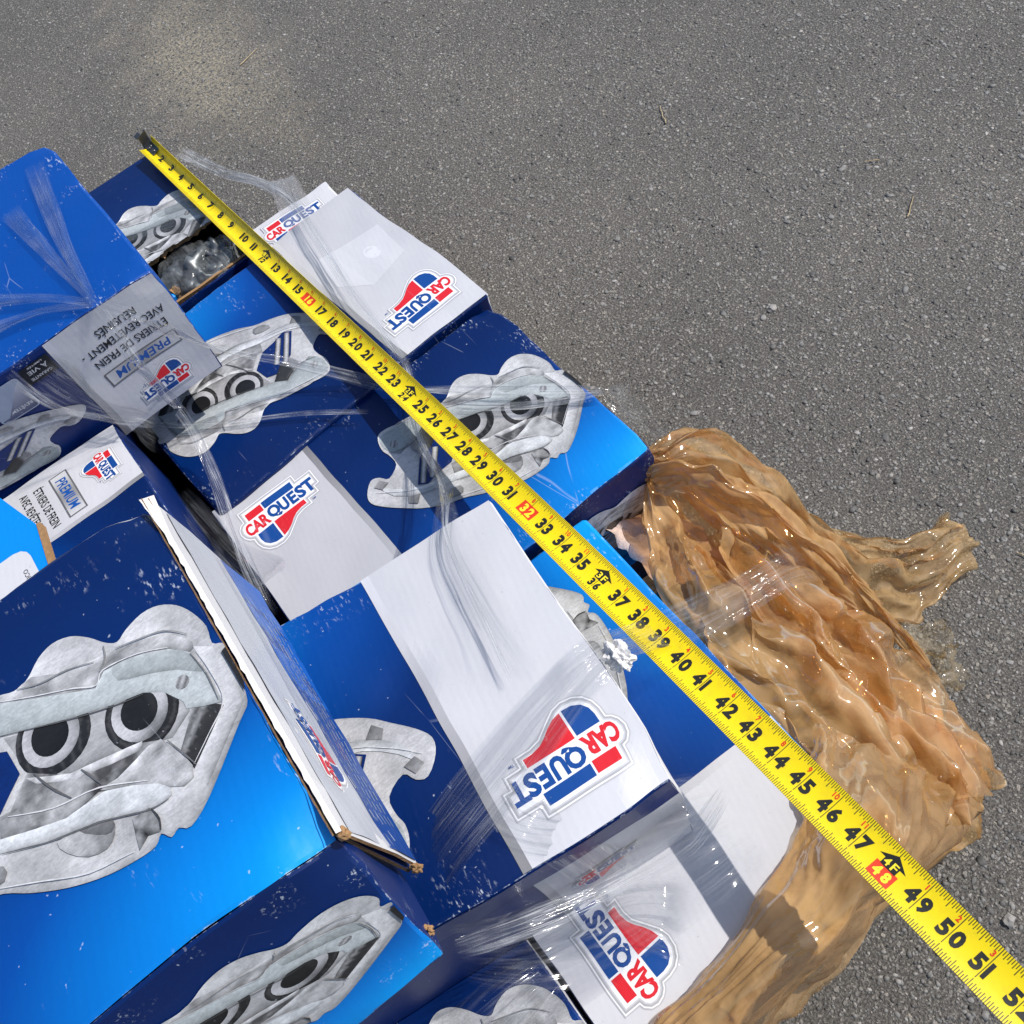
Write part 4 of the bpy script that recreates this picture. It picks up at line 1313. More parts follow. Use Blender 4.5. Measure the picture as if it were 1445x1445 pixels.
ribbon('stretch_film', [(-0.11, 0.757, 0.60), (-0.10, 0.75, 0.55), (-0.085, 0.75, 0.50), (-0.075, 0.745, 0.475)], (0.06, 0.05, 0.045, 0.05), 'sheer film veil over the shaded French lettering', 'film_thin', seed=27, folds=5, amp=0.002, n=24)
ribbon('stretch_film', [(-0.074, 0.47, 0.56), (-0.070, 0.52, 0.50), (-0.084, 0.60, 0.455), (-0.094, 0.70, 0.44)], (0.05, 0.05, 0.03, 0.02), 'film stretched over the dark gap beside the topmost carton', 'film_thin', seed=28, folds=5, amp=0.003, n=20)

ribbon('stretch_film', up(S3[1:11], 0.006), (0.006, 0.007, 0.006, 0.008, 0.006), 'narrow twisted film strand lying on the white logo end beside the tape', 'film_rope', seed=31, folds=2, amp=0.003, twist=0.8)
ribbon('stretch_film', up(S3[9:], 0.005), (0.008, 0.007, 0.005, 0.004, 0.004), 'narrow twisted strand dropping from the tape onto the broad white top', 'film_rope', seed=32, folds=2, amp=0.003, twist=0.8)
ribbon('stretch_film', [(0.125, 1.16, 0.425), (0.145, 1.075, 0.43), (0.165, 1.02, 0.437), (0.178, 0.975, 0.438)], (0.02, 0.016, 0.012, 0.02), 'film strand in mid air between the hook end and the white carton', 'film_rope', seed=33, folds=3, amp=0.003)
ribbon('stretch_film', [(-0.0745, 0.245, 0.675), (-0.072, 0.30, 0.665), (-0.071, 0.38, 0.655), (-0.073, 0.455, 0.645)], (0.012, 0.016, 0.014, 0.012), 'sheer film over the split end flap of the topmost carton', 'film', seed=34, folds=3, amp=0.002, n=18, twist=0.3)
ribbon('stretch_film', [(-0.135, 0.762, 0.606), (-0.125, 0.752, 0.56), (-0.10, 0.748, 0.52), (-0.075, 0.745, 0.49)], (0.012, 0.010, 0.012, 0.016), 'gathered film fold down the shaded lettered side', 'film_rope', seed=35, folds=3, amp=0.002)
ribbon('stretch_film', [(-0.09, 0.178, 0.55), (-0.04, 0.166, 0.52), (0.01, 0.158, 0.50), (0.06, 0.150, 0.50), (0.095, 0.152, 0.53)], (0.012, 0.016, 0.014, 0.018, 0.010), 'glossy film crease along the shaded end below the upside down logo', 'film_rope', seed=36, folds=3, amp=0.004, twist=0.6)

# bagged caliper in the torn carton
bc = empty('bagged_caliper', (0.046, 0.992, 0.337))
tag(bc, 'lumpy metal part in a clear grey bag inside the torn carton', 'car part')
t = NT('cast_iron')
M['iron'] = t.done(t.bsdf(t.ramp(t.noise(t.pos(), 60, 4), [(0.3, (0.035, 0.038, 0.04)), (0.7, (0.22, 0.235, 0.24))]), 0.4, 0.5, t.bump(t.noise(t.pos(), 60, 2), 0.3, 0.002), metal=0.5))
crumple('casting', (0.0, 0, 0.045), (0.038, 0.030, 0.034), M['iron'], bc, 3, 4, True)
crumple('casting', (0.036, 0.004, 0.050), (0.020, 0.024, 0.026), M['iron'], bc, 8, 4, True)
bmx = bmesh.new()
bmesh.ops.create_icosphere(bmx, subdivisions=6, radius=1)
for v in bmx.verts:
    c0 = v.co.copy()
    k = 1 + 0.30 * noise.noise(c0 * 1.6 + Vector((2, 0, 0))) + 0.14 * abs(noise.noise(c0 * 3.2 + Vector((0, 2, 0)))) - 0.10 * abs(noise.noise(c0 * 6 + Vector((5, 2, 0))))
    v.co = Vector((c0.x * 0.062 * k + 0.01, c0.y * 0.046 * k, c0.z * 0.036 * k + 0.046))
o = bm_obj('bag', bmx, M['film_grey'], bc, True)
pa = o.data.attributes.new('presence', 'FLOAT', 'POINT')
pa.data.foreach_set('value', [1.0] * len(o.data.vertices))
uv_ = o.data.uv_layers.new(name='film')
for lp in o.data.loops:
    co = o.data.vertices[lp.vertex_index].co
    uv_.data[lp.index].uv = (co.x * 6, co.y * 9 + co.z * 5)

# ------------------------------------------------------------------ brown plastic
def mat_brown(name, clear, col=(0.60, 0.33, 0.12)):
    t = NT(name)
    p = t.pos()
    uv = t.n('ShaderNodeUVMap', uv_map='film').outputs[0]
    st = t.noise(t.mapping(uv, (3.0, 0.45, 1)), 5, 3, 0.5, 0.6)
    vv = t.n('ShaderNodeTexWave', wave_type='BANDS', bands_direction='X', wave_profile='TRI')
    t.l(t.mapping(p, (1, 0.5, 1), (0, 0, 0.45)), vv.inputs[0])
    vv.inputs['Scale'].default_value = 9
    vv.inputs['Distortion'].default_value = 9
    vv.inputs['Detail'].default_value = 3
    vv.inputs['Detail Scale'].default_value = 2.2
    vv.inputs['Detail Roughness'].default_value = 0.6
    h = t.math('ADD', t.math('MULTIPLY', vv.outputs['Fac'], 0.25), t.math('MULTIPLY', st, 0.15))
    nrm = t.bump(h, 0.7, 0.0030)
    c = t.ramp(t.noise(p, 16, 3, 0.55), [(0.3, tuple(x * 0.80 for x in col)), (0.5, col), (0.72, tuple(min(1, x * 1.16 + 0.03) for x in col))])
    df = t.n('ShaderNodeBsdfDiffuse'); t.l(c, df.inputs[0]); t.l(nrm, df.inputs['Normal'])
    tl_ = t.n('ShaderNodeBsdfTranslucent'); t.l(c, tl_.inputs[0]); t.l(nrm, tl_.inputs['Normal'])
    mx0 = t.n('ShaderNodeMixShader'); mx0.inputs[0].default_value = 0.38
    t.l(df.outputs[0], mx0.inputs[1]); t.l(tl_.outputs[0], mx0.inputs[2])
    tr = t.n('ShaderNodeBsdfTransparent')
    tc = tuple(min(1, x * 1.25 + 0.25) for x in col)
    tr.inputs[0].default_value = (*tc, 1)
    mx1 = t.n('ShaderNodeMixShader')
    f1 = t.smooth(t.noise(p, 30, 3, 0.6, 0.8), 0.35, 0.65, clear - 0.14, clear + 0.2)
    t.l(f1, mx1.inputs[0]); t.l(mx0.outputs[0], mx1.inputs[1]); t.l(tr.outputs[0], mx1.inputs[2])
    gl = t.n('ShaderNodeBsdfGlossy'); gl.inputs['Roughness'].default_value = 0.085
    t.l(nrm, gl.inputs['Normal'])
    lw = t.n('ShaderNodeLayerWeight'); lw.inputs['Blend'].default_value = 0.22
    t.l(nrm, lw.inputs['Normal'])
    mx2 = t.n('ShaderNodeMixShader')
    t.l(t.math('ADD', t.math('MINIMUM', t.math('MULTIPLY', lw.outputs['Fresnel'], 0.6), 0.30), 0.035, clamp=True), mx2.inputs[0])
    t.l(mx1.outputs[0], mx2.inputs[1]); t.l(gl.outputs[0], mx2.inputs[2])
    return t.done(mx2.outputs[0])


M['brown'] = mat_brown('brown_plastic', 0.33, (0.66, 0.41, 0.175))
M['brown_thin'] = mat_brown('thin_brown_plastic', 0.50, (0.68, 0.42, 0.18))
M['brown_clear'] = mat_brown('clear_plastic_scrap', 0.82, (0.62, 0.54, 0.42))
M['brown_tongue'] = mat_brown('pale_brown_plastic', 0.50, (0.64, 0.43, 0.21))


_wr = random.Random(5)
WAVES = []
for _i in range(13):
    _f = 0.45 * 1.28 ** _i
    _th = _wr.gauss(0, 0.28 if _i < 5 else 0.75)
    WAVES.append((_f * math.cos(_th), _f * 0.55 * math.sin(_th), _wr.uniform(0, 1), 0.85 / (1 + _f * 1.25), _i * 3.7))


def sheet(name, curves, label, mat='brown', ns=150, nt=110, folds=9, amp=0.011, seed=0, nsub=12, edge_noise=0.006, lift=0.0, cat='plastic sheet', excess=(1.75, 1.07), iters=130, pin_start=True, fine=0.0045):
    """a gathered sheet spanned by two or more guide curves; folds run along the curves"""
    UP = 4
    ns, nt = max(8, ns // UP), max(6, nt // UP)
    cs = [[Vector(p) for p in catmull(c, nsub, False)] for c in curves]
    def sample(pp, s):
        f = s * (len(pp) - 1)
        k = min(int(f), len(pp) - 2)
        return pp[k].lerp(pp[k + 1], f - k)
    P = []
    for i in range(ns + 1):
        s = i / ns
        g_ = [tuple(sample(c, s) + noise.noise_vector(Vector((s * 12, seed, n * 5))) * edge_noise * (1 if n == 0 else 1.5) + noise.noise_vector(Vector((s * 45, seed + 7, n * 5))) * edge_noise * (0 if n == 0 else 0.35)) for n, c in enumerate(cs)]
        if len(g_) == 2:
            g_ = [g_[0], tuple((Vector(g_[0]) + Vector(g_[1])) / 2), g_[1]]
        fine_ = [Vector(q) for q in catmull(g_, 16, False)]
        row = []
        for j in range(nt + 1):
            t_ = j / nt
            tt = min(1, max(0, t_ + 0.045 * noise.noise(Vector((t_ * 6, s * 1.5, seed))) * 4 * t_ * (1 - t_)))
            row.append(sample(fine_, tt))
        P.append(row)
    Fc = []
    # slack film: more material than span, relaxed until it buckles into folds
    G_ = np.array([[tuple(q) for q in row] for row in P])
    du = np.gradient(G_, axis=0)
    dv = np.gradient(G_, axis=1)
    Nn = np.cross(du, dv)
    Nn /= np.maximum(np.linalg.norm(Nn, axis=2, keepdims=True), 1e-9)
    Nn = np.where(Nn[..., 2:] < 0, -Nn, Nn)
    D0 = np.zeros((ns + 1, nt + 1))
    S_, T_ = np.meshgrid(np.linspace(0, 1, ns + 1), np.linspace(0, 1, nt + 1), indexing='ij')
    rs_ = np.random.RandomState(seed + 40)
    wv = 0.10 * np.sin(S_ * 5 + seed) + 0.06 * np.sin(S_ * 11 + T_ * 7 + seed * 2)
    for (fa, fb_, ph_, am_, sd_) in WAVES:
        x_ = (T_ + wv) * folds * fa + S_ * folds * fb_ + ph_ + seed * 1.7
        m_ = 0.5 + 0.5 * np.sin(S_ * rs_.uniform(2, 9) + rs_.uniform(0, 6)) * np.cos(T_ * rs_.uniform(2, 9) + rs_.uniform(0, 6))
        D0 += am_ * (np.abs((x_ % 1.0) * 2 - 1) * 2 - 1) * m_
    fade = np.minimum(1.0, T_ / 0.12)
    wid = np.linalg.norm(np.diff(G_, axis=1), axis=2).sum(1)
    fade = fade * np.minimum(1.0, wid / 0.10)[:, None]
    X_ = G_ + Nn * ((amp * 1.25 * D0 * fade + lift)[..., None]) + rs_.normal(0, 0.0012, G_.shape)
    rh = np.linalg.norm(np.diff(G_, axis=1), axis=2) * excess[0]
    rv = np.linalg.norm(np.diff(G_, axis=0), axis=2) * excess[1]
    # gather varies over the sheet
    gm = 1 + 0.18 * np.sin(S_ * 7 + seed) * np.sin(T_ * 9 + seed * 3)
    rh = rh * gm[:, 1:]
    for it_ in range(iters):
        c_ = np.zeros_like(X_)
        d_ = X_[:, 1:] - X_[:, :-1]
        l_ = np.linalg.norm(d_, axis=2)
        k_ = d_ * ((l_ - rh) / np.maximum(l_, 1e-7) * 0.20)[..., None]
        c_[:, :-1] += k_
        c_[:, 1:] -= k_
        d_ = X_[1:] - X_[:-1]
        l_ = np.linalg.norm(d_, axis=2)
        k_ = d_ * ((l_ - rv) / np.maximum(l_, 1e-7) * 0.20)[..., None]
        c_[:-1] += k_
        c_[1:] -= k_
        kb_ = 0.035
        m_ = ((X_[:, 2:] + X_[:, :-2]) * 0.5 - X_[:, 1:-1]) * kb_
        c_[:, 1:-1] += m_
        c_[:, 2:] -= m_ * 0.5
        c_[:, :-2] -= m_ * 0.5
        m_ = ((X_[2:] + X_[:-2]) * 0.5 - X_[1:-1]) * kb_
        c_[1:-1] += m_
        c_[2:] -= m_ * 0.5
        c_[:-2] -= m_ * 0.5
        c_ += (G_ - X_) * 0.004
        X_ = X_ + c_
        sgn_ = ((X_ - G_) * Nn).sum(2)
        X_ += Nn * (np.maximum(0, -0.007 - sgn_) * 0.8)[..., None]
        far_ = np.maximum(0, sgn_ - 0.020) * 0.5
        X_ -= Nn * far_[..., None]
        X_[:, 0] = G_[:, 0]
        if pin_start:
            X_[0] = G_[0]
    def up_(A, n):
        # Catmull-Rom refinement along the first axis
        Q = np.concatenate([2 * A[:1] - A[1:2], A, 2 * A[-1:] - A[-2:-1]])
        p0, p1, p2, p3 = Q[:-3], Q[1:-2], Q[2:-1], Q[3:]
        out = []
        for k in range(n):
            t = k / n
            out.append(0.5 * (2 * p1 + (p2 - p0) * t + (2 * p0 - 5 * p1 + 4 * p2 - p3) * t * t + (3 * p1 - p0 - 3 * p2 + p3) * t ** 3))
        R_ = np.stack(out, 1).reshape((-1,) + A.shape[1:])
        return np.concatenate([R_, A[-1:]])
    X_ = up_(X_, UP)
    X_ = up_(X_.swapaxes(0, 1), UP).swapaxes(0, 1)
    ns, nt = ns * UP, nt * UP
    # fine creases on top of the folds
    S_, T_ = np.meshgrid(np.linspace(0, 1, ns + 1), np.linspace(0, 1, nt + 1), indexing='ij')
    du = np.gradient(X_, axis=0)
    dv = np.gradient(X_, axis=1)
    Nn = np.cross(du, dv)
    Nn /= np.maximum(np.linalg.norm(Nn, axis=2, keepdims=True), 1e-9)
    Nn = np.where(Nn[..., 2:] < 0, -Nn, Nn)
    D1 = np.zeros((ns + 1, nt + 1))
    for (fa, fb_, ph_, am_, sd_) in WAVES[4:]:
        x_ = (T_ + 0.08 * np.sin(S_ * 6 + seed + sd_)) * folds * fa * 1.5 + (S_ + 0.06 * np.sin(T_ * 8 + sd_)) * folds * fb_ * 2.2 + ph_ * 3 + seed * 0.7
        m_ = np.maximum(0, np.sin(S_ * rs_.uniform(4, 16) + rs_.uniform(0, 6)) * np.cos(T_ * rs_.uniform(4, 14) + rs_.uniform(0, 6)) + 0.15)
        D1 += am_ * (np.abs((x_ % 1.0) * 2 - 1) ** 2.0 * 2 - 1) * m_
    X_ = X_ + Nn * (fine * D1 * np.minimum(1, T_ / 0.05))[..., None]
    UV = [(j / nt, i / ns * 4 + seed) for i in range(ns + 1) for j in range(nt + 1)]
    V = X_.reshape(-1, 3)
    for i in range(ns):
        for j in range(nt):
            k = i * (nt + 1) + j
            Fc.append((k, k + 1, k + nt + 2, k + nt + 1))
    o = mesh(name, V, Fc, M[mat], None, smooth=True)
    uv_ = o.data.uv_layers.new(name='film')
    for lp in o.data.loops:
        uv_.data[lp.index].uv = UV[lp.vertex_index]
    tag(o, label, cat, 'crumpled brown plastic at the pallet corner')
    return o


sheet('brown_plastic_sheet', [
    [(0.258, 0.455, 0.365), (0.215, 0.40, 0.370), (0.186, 0.335, 0.388), (0.172, 0.24, 0.402), (0.170, 0.165, 0.404), (0.168, 0.084, 0.402)],
    [(0.275, 0.462, 0.375), (0.292, 0.40, 0.335), (0.285, 0.335, 0.315), (0.272, 0.24, 0.315), (0.262, 0.165, 0.305), (0.245, 0.080, 0.28)],
    [(0.305, 0.462, 0.36), (0.345, 0.420, 0.30), (0.372, 0.36, 0.22), (0.372, 0.29, 0.16), (0.364, 0.215, 0.14), (0.352, 0.16, 0.13), (0.325, 0.092, 0.10)]],
      'main brown plastic sheet bunched in long folds beside the tape', seed=1, folds=6, amp=0.014, edge_noise=0.003, ns=180, nt=140)
sheet('brown_plastic_sheet', [
    [(0.262, 0.470, 0.375), (0.315, 0.470, 0.355), (0.366, 0.442, 0.29), (0.415, 0.395, 0.17), (0.47, 0.366, 0.095), (0.52, 0.347, 0.06), (0.572, 0.338, 0.05)],
    [(0.268, 0.455, 0.392), (0.318, 0.445, 0.372), (0.362, 0.412, 0.30), (0.412, 0.360, 0.16), (0.465, 0.328, 0.08), (0.515, 0.316, 0.05), (0.582, 0.312, 0.035)],
    [(0.268, 0.435, 0.385), (0.308, 0.410, 0.355), (0.345, 0.372, 0.28), (0.392, 0.315, 0.14), (0.446, 0.285, 0.055), (0.50, 0.283, 0.03), (0.566, 0.285, 0.02)]],
      'thin torn brown plastic tongue spread out on the asphalt', 'brown_tongue', ns=170, nt=90, seed=11, folds=2.6, amp=0.012, edge_noise=0.006)
sheet('brown_plastic_sheet', [
    [(0.20, 0.175, 0.412), (0.160, 0.150, 0.418), (0.124, 0.120, 0.418), (0.035, 0.098, 0.418), (-0.044, 0.090, 0.418), (-0.12, 0.080, 0.418)],
    [(0.250, 0.120, 0.33), (0.190, 0.080, 0.425), (0.124, 0.072, 0.415), (0.035, 0.066, 0.415), (-0.044, 0.060, 0.415), (-0.12, 0.053, 0.415)],
    [(0.345, 0.095, 0.09), (0.257, 0.080, 0.20), (0.15, 0.066, 0.22), (0.08, 0.060, 0.22), (0.02, 0.052, 0.22), (-0.10, 0.042, 0.22)]],
      'brown plastic draped over the white carton end, crossed by the tape shadow', seed=3, ns=150, nt=90, folds=6, amp=0.005, lift=0.004, excess=(1.22, 1.05), fine=0.004)
sheet('brown_plastic_sheet', [
    [(0.252, 0.448, 0.372), (0.280, 0.430, 0.375), (0.306, 0.398, 0.365), (0.330, 0.360, 0.335), (0.352, 0.315, 0.285), (0.368, 0.260, 0.230), (0.378, 0.205, 0.175)],
    [(0.255, 0.440, 0.392), (0.278, 0.420, 0.398), (0.298, 0.388, 0.390), (0.318, 0.350, 0.358), (0.338, 0.305, 0.308), (0.360, 0.252, 0.246), (0.374, 0.200, 0.186)],
    [(0.250, 0.430, 0.376), (0.268, 0.410, 0.378), (0.284, 0.380, 0.366), (0.302, 0.342, 0.332), (0.326, 0.298, 0.286), (0.352, 0.246, 0.232), (0.370, 0.196, 0.178)]],
      'thick rope-like roll of brown plastic twisted along the heap', seed=4, ns=190, nt=60, folds=3, amp=0.010, edge_noise=0.002)
sheet('brown_plastic_sheet', [
    [(0.250, 0.38, 0.340), (0.240, 0.27, 0.350), (0.235, 0.20, 0.345), (0.230, 0.10, 0.32)],
    [(0.290, 0.38, 0.328), (0.285, 0.27, 0.330), (0.280, 0.19, 0.315), (0.275, 0.09, 0.27)],
    [(0.32, 0.37, 0.290), (0.340, 0.27, 0.235), (0.345, 0.19, 0.210), (0.335, 0.09, 0.16)]],
      'loose upper fold of brown plastic catching the sun', 'brown_thin', seed=5, ns=130, nt=80, folds=5, amp=0.012)
sheet('brown_plastic_sheet', [[(0.42, 0.275, 0.08), (0.455, 0.262, 0.05), (0.487, 0.258, 0.03)], [(0.40, 0.20, 0.10), (0.43, 0.195, 0.05), (0.452, 0.200, 0.02)]],
      'nearly clear plastic scrap lying on the asphalt below the brown tongue', 'brown_clear', ns=60, nt=60, seed=6, folds=5, amp=0.008)
sheet('brown_plastic_sheet', [[(0.30, 0.105, 0.16), (0.335, 0.125, 0.15), (0.362, 0.15, 0.14)], [(0.285, 0.080, 0.08), (0.335, 0.082, 0.05), (0.375, 0.120, 0.04)]],
      'small clear-brown plastic flap round the pallet corner', 'brown_thin', ns=60, nt=50, seed=7, folds=5, amp=0.006)
crumple_o = crumple('plastic_tuft', (0.563, 0.338, 0.055), (0.009, 0.004, 0.011), M['brown_clear'], None, 11, 4)
uv_ = crumple_o.data.uv_layers.new(name='film')
tag(crumple_o, 'frayed dirty tuft at the tip of the brown plastic tongue', 'plastic scrap')

# stained paper between the carton and the plastic
pv, pf = [], []
for i in range(21):
    for j in range(15):
        a, b_ = i / 20, j / 14
        x = 0.20 + 0.075 * b_ + 0.006 * noise.noise(Vector((a * 6, b_ * 3, 0)))
        y = 0.445 - 0.085 * a + 0.004 * noise.noise(Vector((a * 3, b_ * 9, 4)))
        pv.append((x, y, 0.345 - 0.04 * b_ + 0.012 * noise.noise(Vector((a * 5, b_ * 6, 2)))))
for i in range(20):
    for j in range(14):
        k = i * 15 + j
        pf.append((k, k + 1, k + 16, k + 15))
o = mesh('stained_paper', pv, pf, M['paper'], None, smooth=True)
tag(o, 'crumpled stained paper scrap between the tape and the brown plastic', 'paper')

# white foam crumb at the carton edge
o = crumple('foam_crumb', (0.0985, 0.2585, 0.551), (0.008, 0.011, 0.008), M['torn'], None, 21, 4)
tag(o, 'small white foam crumb stuck in film at the carton edge', 'foam')

# ------------------------------------------------------------------ tape measure
TAPE = [0.13179, 0.01976, -0.0085, 0.58304, -0.56953, 0.00375, -0.00259, -0.7488, 0.0536, 0.01857, -0.01138]
TW = 0.0300


def tape_c(s):
    t = (s - 26) / 24
    x = TAPE
    return Vector((x[0] + x[1] * t + x[2] * t * t, x[3] + x[4] * t + x[5] * t * t + x[6] * t ** 3, 1.2 + x[7] + x[8] * t + x[9] * t * t + x[10] * t ** 3))


def tape_at(s, v, off=0.0):
    """s in inches, v 0 (left edge) .. 1 (right edge)"""
    p = tape_c(s)
    tn = (tape_c(s + .5) - tape_c(s - .5)).normalized()
    roll = 0.34 * max(0, 1 - s / 27)
    sx = Vector((0, 0, 1)).cross(tn).normalized()       # tangent runs to -Y, so this is +X
    if sx.x < 0:
        sx = -sx
    n0 = sx.cross(-tn).normalized()
    if n0.z < 0:
        n0 = -n0
    ax = sx * math.cos(roll) + n0 * math.sin(roll)
    nn = n0 * math.cos(roll) - sx * math.sin(roll)
    sag = 0.0082 - 0.0064 * min(1, s / 36)
    ch = 0.74 + 0.26 * min(1, s / 36)
    w = (v - .5) * 2
    h = sag * (w * w - 0.35)
    slope = sag * 2 * w / (TW * ch / 2)
    up_ = (nn - ax * slope).normalized()
    return p + ax * (w * TW * ch / 2) + nn * h + up_ * off


def mat_tape():
    t = NT('tape_yellow')
    uv = t.n('ShaderNodeUVMap', uv_map='scale').outputs[0]
    sp = t.n('ShaderNodeSeparateXYZ')
    t.l(uv, sp.inputs[0])
    u, v = sp.outputs[0], sp.outputs[1]
    tot = None
    def ticks(n, lo, hi, th):
        fr_ = t.math('FRACT', t.math('ADD', t.math('MULTIPLY', u, float(n)), 0.5))
        d = t.math('DIVIDE', t.math('ABSOLUTE', t.math('SUBTRACT', fr_, 0.5)), float(n))
        a = t.math('LESS_THAN', d, th)
        b_ = t.math('MULTIPLY', t.math('GREATER_THAN', v, lo), t.math('LESS_THAN', v, hi))
        return t.math('MULTIPLY', a, b_)
    for n, lo, hi, th in ((16, 0.885, 1, 0.012), (8, 0.84, 1, 0.012), (2, 0.78, 1, 0.013), (1, 0.22, 1, 0.012), (16, 0, 0.115, 0.012), (8, 0, 0.15, 0.012), (2, 0, 0.19, 0.012)):
        k = ticks(n, lo, hi, th)
        tot = k if tot is None else t.math('MAXIMUM', tot, k)
    dirt = t.smooth(t.noise(t.pos(), 90, 5, 0.75), 0.45, 0.8, 0, 0.35)
    col = t.mix(dirt, (0.82, 0.63, 0.004), (0.42, 0.33, 0.03))
    col = t.mix(t.math('MULTIPLY', tot, 0.9), col, (0.018, 0.018, 0.014))
    return t.done(t.bsdf(col, 0.36, 0.4, t.bump(t.noise(t.pos(), 260, 2), 0.12, 0.0005)))


t = NT('tape_black_ink'); M['tape_ink'] = t.done(t.bsdf((0.016, 0.016, 0.013), 0.4, 0.4))
t = NT('tape_red_ink'); M['tape_red'] = t.done(t.bsdf((0.72, 0.045, 0.012), 0.4, 0.4))
t = NT('tape_yellow_ink'); M['tape_yel'] = t.done(t.bsdf((0.9, 0.72, 0.03), 0.4, 0.4))
t = NT('hook_steel'); M['steel'] = t.done(t.bsdf((0.16, 0.16, 0.16), 0.35, 0.5, t.bump(t.noise(t.pos(), 400, 3), 0.3, 0.0005), metal=0.85))
M['tape'] = mat_tape()
tape = empty('tape_measure', tape_c(26))
tag(tape, 'yellow tape measure blade with black numerals stretched across the whole pile', 'tape measure')
off_t = tape_c(26)
V, Fc, UV = [], [], []
NS, NV = 400, 14
s0, s1 = 0.45, 58.0
for side in (0, 1):
    for i in range(NS + 1):
        s = s0 + (s1 - s0) * i / NS
        for j in range(NV + 1):
            v = j / NV
            V.append(tape_at(s, v, 0 if side == 0 else -0.0004) - off_t)
            UV.append((s, v if side == 0 else 0.5))
S = (NS + 1) * (NV + 1)
for i in range(NS):
    for j in range(NV):
        a = i * (NV + 1) + j
        f = (a, a + 1, a + NV + 2, a + NV + 1)
        Fc.append(f)
        Fc.append(tuple(S + k for k in f[::-1]))
for i in range(NS):
    for j in (0, NV):
        a = i * (NV + 1) + j
        Fc.append((a, a + NV + 1, S + a + NV + 1, S + a))
o = mesh('blade', V, Fc, M['tape'], tape, smooth=True)
uv_ = o.data.uv_layers.new(name='scale')
for lp in o.data.loops:
    uv_.data[lp.index].uv = UV[lp.vertex_index]
o.data.set_sharp_from_angle(angle=R(40))
INCH = 0.0242


def tape_print(name, v2, f2, mat, s, vlow, hgt, width, lift=0.0001):
    """place a word: starts at inch s, lower edge at v = vlow, height and width in fractions of blade width / inches"""
    V = [tape_at(s + x * width, vlow + y * hgt, lift) - off_t for x, y in v2]
    return mesh(name, V, f2, M[mat], tape)


def word(s_, bold):
    v, f, tw, th = text_mesh(s_, bold)
    return [(a / tw, b_ / th) for a, b_ in v], f, tw / th


def square():
    v, f = rect(0, 0, 1, 1, 0.2)
    return v, f


for n in range(1, 55):
    txt = str(n)
    foot = n % 12 == 0
    stud = n % 16 == 0
    big = not foot
    h = 0.37 if big else 0.24
    lo = 0.30 if big else 0.20
    if stud and not foot:
        h, lo = 0.30, 0.32
        v, f = square()
        tape_print('numeral_box', v, f, 'tape_red', n - 0.40, lo - 0.04, h + 0.08, 0.80, 0.0001)
    if stud and foot:
        v, f = square()
        tape_print('numeral_box', v, f, 'tape_red', n - 0.34, lo - 0.05, h + 0.10, 0.68, 0.0001)
    for i, ch in enumerate(txt):
        v, f, asp = word(ch, 0.05)
        wd = h * TW / INCH * asp * (1.0 if ch != '1' else 0.9)
        if len(txt) == 1:
            st = n - 0.06 - wd
        else:
            st = n - 0.045 - wd if i == 0 else n + 0.045
        tape_print('numeral', v, f, 'tape_yel' if stud else 'tape_ink', st, lo, h, wd, 0.00022)
    if foot:
        arrow = [(0.5, 1.0), (1.0, 0.45), (0.78, 0.45), (0.78, 0.0), (0.22, 0.0), (0.22, 0.45), (0.0, 0.45)]
        v, f = fill(arrow)
        tape_print('foot_marker', v, f, 'tape_ink', n - 0.42, 0.47, 0.36, 0.84, 0.00015)
        for ch, st in ((str(n // 12), n - 0.20), ('F', n + 0.03)):
            v, f, asp = word(ch, 0.02)
            tape_print('foot_numeral', v, f, 'tape_yel', st, 0.50, 0.18, 0.16, 0.00026)
    elif n > 12:
        v, f, asp = word(str(n % 12), 0.03)
        hh = 0.13
        wd = hh * TW / INCH * asp
        tape_print('small_numeral', v, f, 'tape_red', n - 0.05 - wd, 0.73, hh, wd, 0.0002)

# hook: plate riveted on the blade end, bent down over the carton edge, with an upper lip
def strip_solid(name, pts2d, v0, v1, th, mat):
    """extrude a (s, height) outline across the blade"""
    V, Fc = [], []
    for (s, h) in pts2d:
        for v in (v0, v1):
            for d in (0, th):
                p = tape_at(max(s, 0.5), 0.5)
                tn = (tape_c(1.5) - tape_c(0.5)).normalized()
                base = tape_at(0.5, v) if False else tape_at(0.5, 0.5) + (tape_at(0.5, 1.0) - tape_at(0.5, 0.0)) * (v - .5)
                V.append(base + tn * (s - 0.5) * INCH + Vector((0, 0, h + d)) - off_t)
    for i in range(len(pts2d) - 1):
        a = i * 4
        b_ = a + 4
        Fc += [(a, a + 2, b_ + 2, b_), (a + 1, b_ + 1, b_ + 3, a + 3), (a, b_, b_ + 1, a + 1), (a + 2, a + 3, b_ + 3, b_ + 2)]
    e = (len(pts2d) - 1) * 4
    Fc += [(0, 1, 3, 2), (e, e + 2, e + 3, e + 1)]
    bmx = bmesh.new()
    vs = [bmx.verts.new(v) for v in V]
    for f in Fc:
        bmx.faces.new([vs[k] for k in f])
    bmesh.ops.recalc_face_normals(bmx, faces=bmx.faces[:])
    return bm_obj(name, bmx, M['steel'], tape)


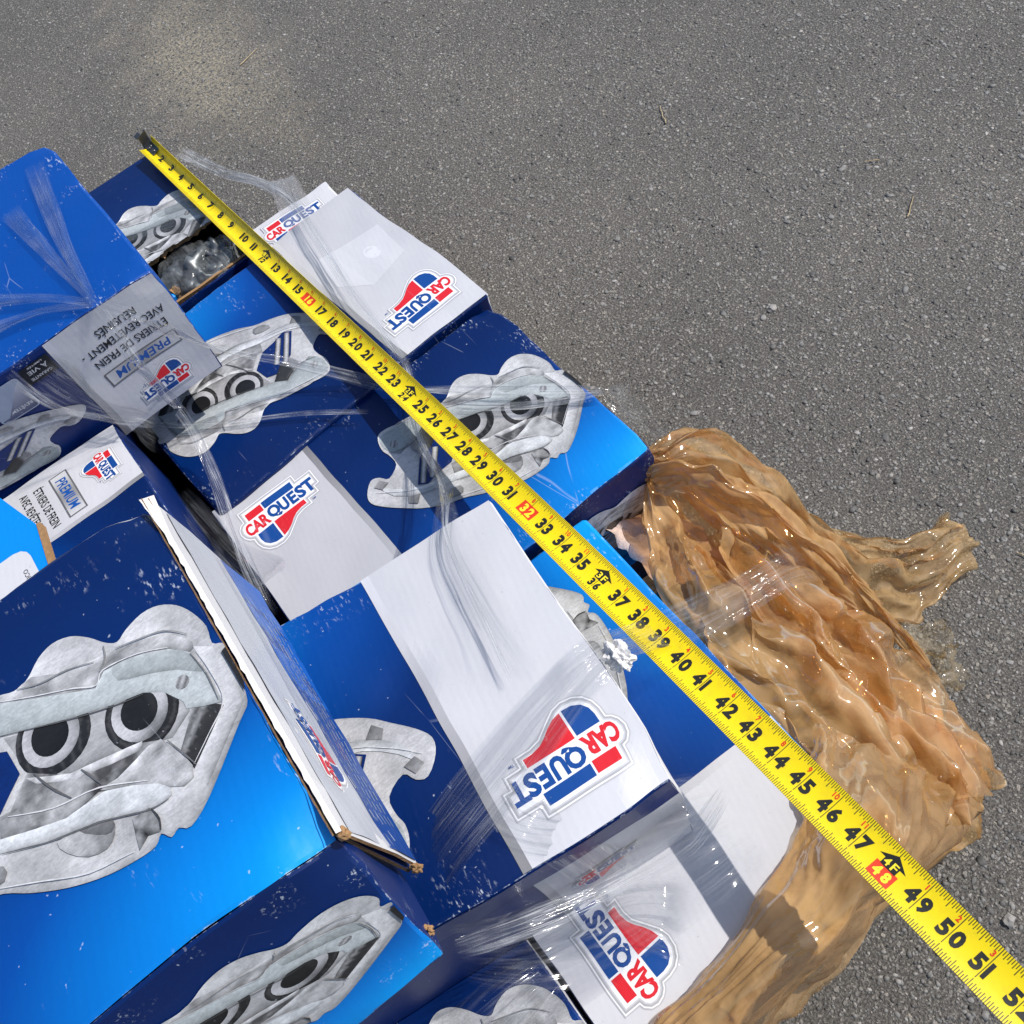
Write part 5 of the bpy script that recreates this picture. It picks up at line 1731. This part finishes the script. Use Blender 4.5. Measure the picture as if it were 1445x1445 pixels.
strip_solid('hook_plate', [(1.25, 0.0012), (0.5, 0.0014), (0.20, 0.0016)], 0.26, 0.74, 0.0012, 'steel')
strip_solid('hook_lip', [(0.21, 0.014), (0.205, 0.0), (0.20, -0.016)], 0.22, 0.78, 0.0012, 'steel')
strip_solid('hook_tab', [(0.22, 0.014), (-0.10, 0.0145), (-0.22, 0.012)], 0.12, 0.46, 0.0012, 'steel')
strip_solid('hook_tab', [(0.22, 0.012), (0.02, 0.0125)], 0.70, 0.80, 0.0012, 'steel')
for s, v in ((0.65, 0.40), (0.65, 0.60), (1.05, 0.5)):
    bmx = bmesh.new()
    bmesh.ops.create_uvsphere(bmx, u_segments=10, v_segments=6, radius=0.0022)
    for q in bmx.verts:
        q.co.z *= 0.5
        q.co += tape_at(s, v, 0.0028) - off_t
    bm_obj('rivet', bmx, M['steel'], tape, True)

# ------------------------------------------------------------------ litter on the asphalt
t = NT('dry_twig'); M['twig'] = t.done(t.bsdf(t.ramp(t.noise(t.pos(), 300), [(0.3, (0.30, 0.22, 0.12)), (0.7, (0.58, 0.47, 0.30))]), 0.8, 0.2))
for i, (x, y, a, ln, lab) in enumerate(((0.8305, 1.163, 1.1, 0.045, 'straw coloured dry twig lying on open asphalt'), (0.9347, 0.7358, 0.55, 0.040, 'reddish dry twig lying on the sunlit asphalt'), (0.9659, 0.8415, 2.4, 0.022, 'short bent twig on the asphalt'), (0.42, 1.92, 0.3, 0.05, 'pale straw beside the sandy stain'), (0.62, 0.26, 2.0, 0.02, 'tiny twig near the brown plastic tongue'))):
    pp = [Vector((x + (k / 5 - .5) * ln * math.cos(a) + 0.002 * noise.noise(Vector((k * .7, i, 0))), y + (k / 5 - .5) * ln * math.sin(a) + 0.003 * noise.noise(Vector((i, k * .7, 0))), 0.0028)) for k in range(6)]
    V, Fc = [], []
    for k, p in enumerate(pp):
        r_ = 0.0011 * (1 - 0.5 * k / 5)
        for q in range(5):
            V.append(p + Vector((-math.sin(a), math.cos(a), 0)) * r_ * math.cos(q * 1.257) + Vector((0, 0, 1)) * r_ * math.sin(q * 1.257))
    for k in range(5):
        for q in range(5):
            Fc.append((k * 5 + q, k * 5 + (q + 1) % 5, k * 5 + 5 + (q + 1) % 5, k * 5 + 5 + q))
    o = mesh('twig', V, Fc, M['twig'], None, smooth=True)
    tag(o, lab, 'twig')
for i, (x, y, r_, lab) in enumerate(((0.6745, 0.7393, 0.007, 'loose reddish pebble on the asphalt right of the pile'), (0.47, 0.56, 0.005, 'small pale pebble on the asphalt close to the brown plastic'), (0.30, -0.0, 0.007, 'grey embedded stone near the tape'))):
    o = crumple('pebble', (x, y, 0.002), (r_, r_ * 0.8, r_ * 0.55), M['stone'], None, 40 + i, 2)
    tag(o, lab, 'pebble')
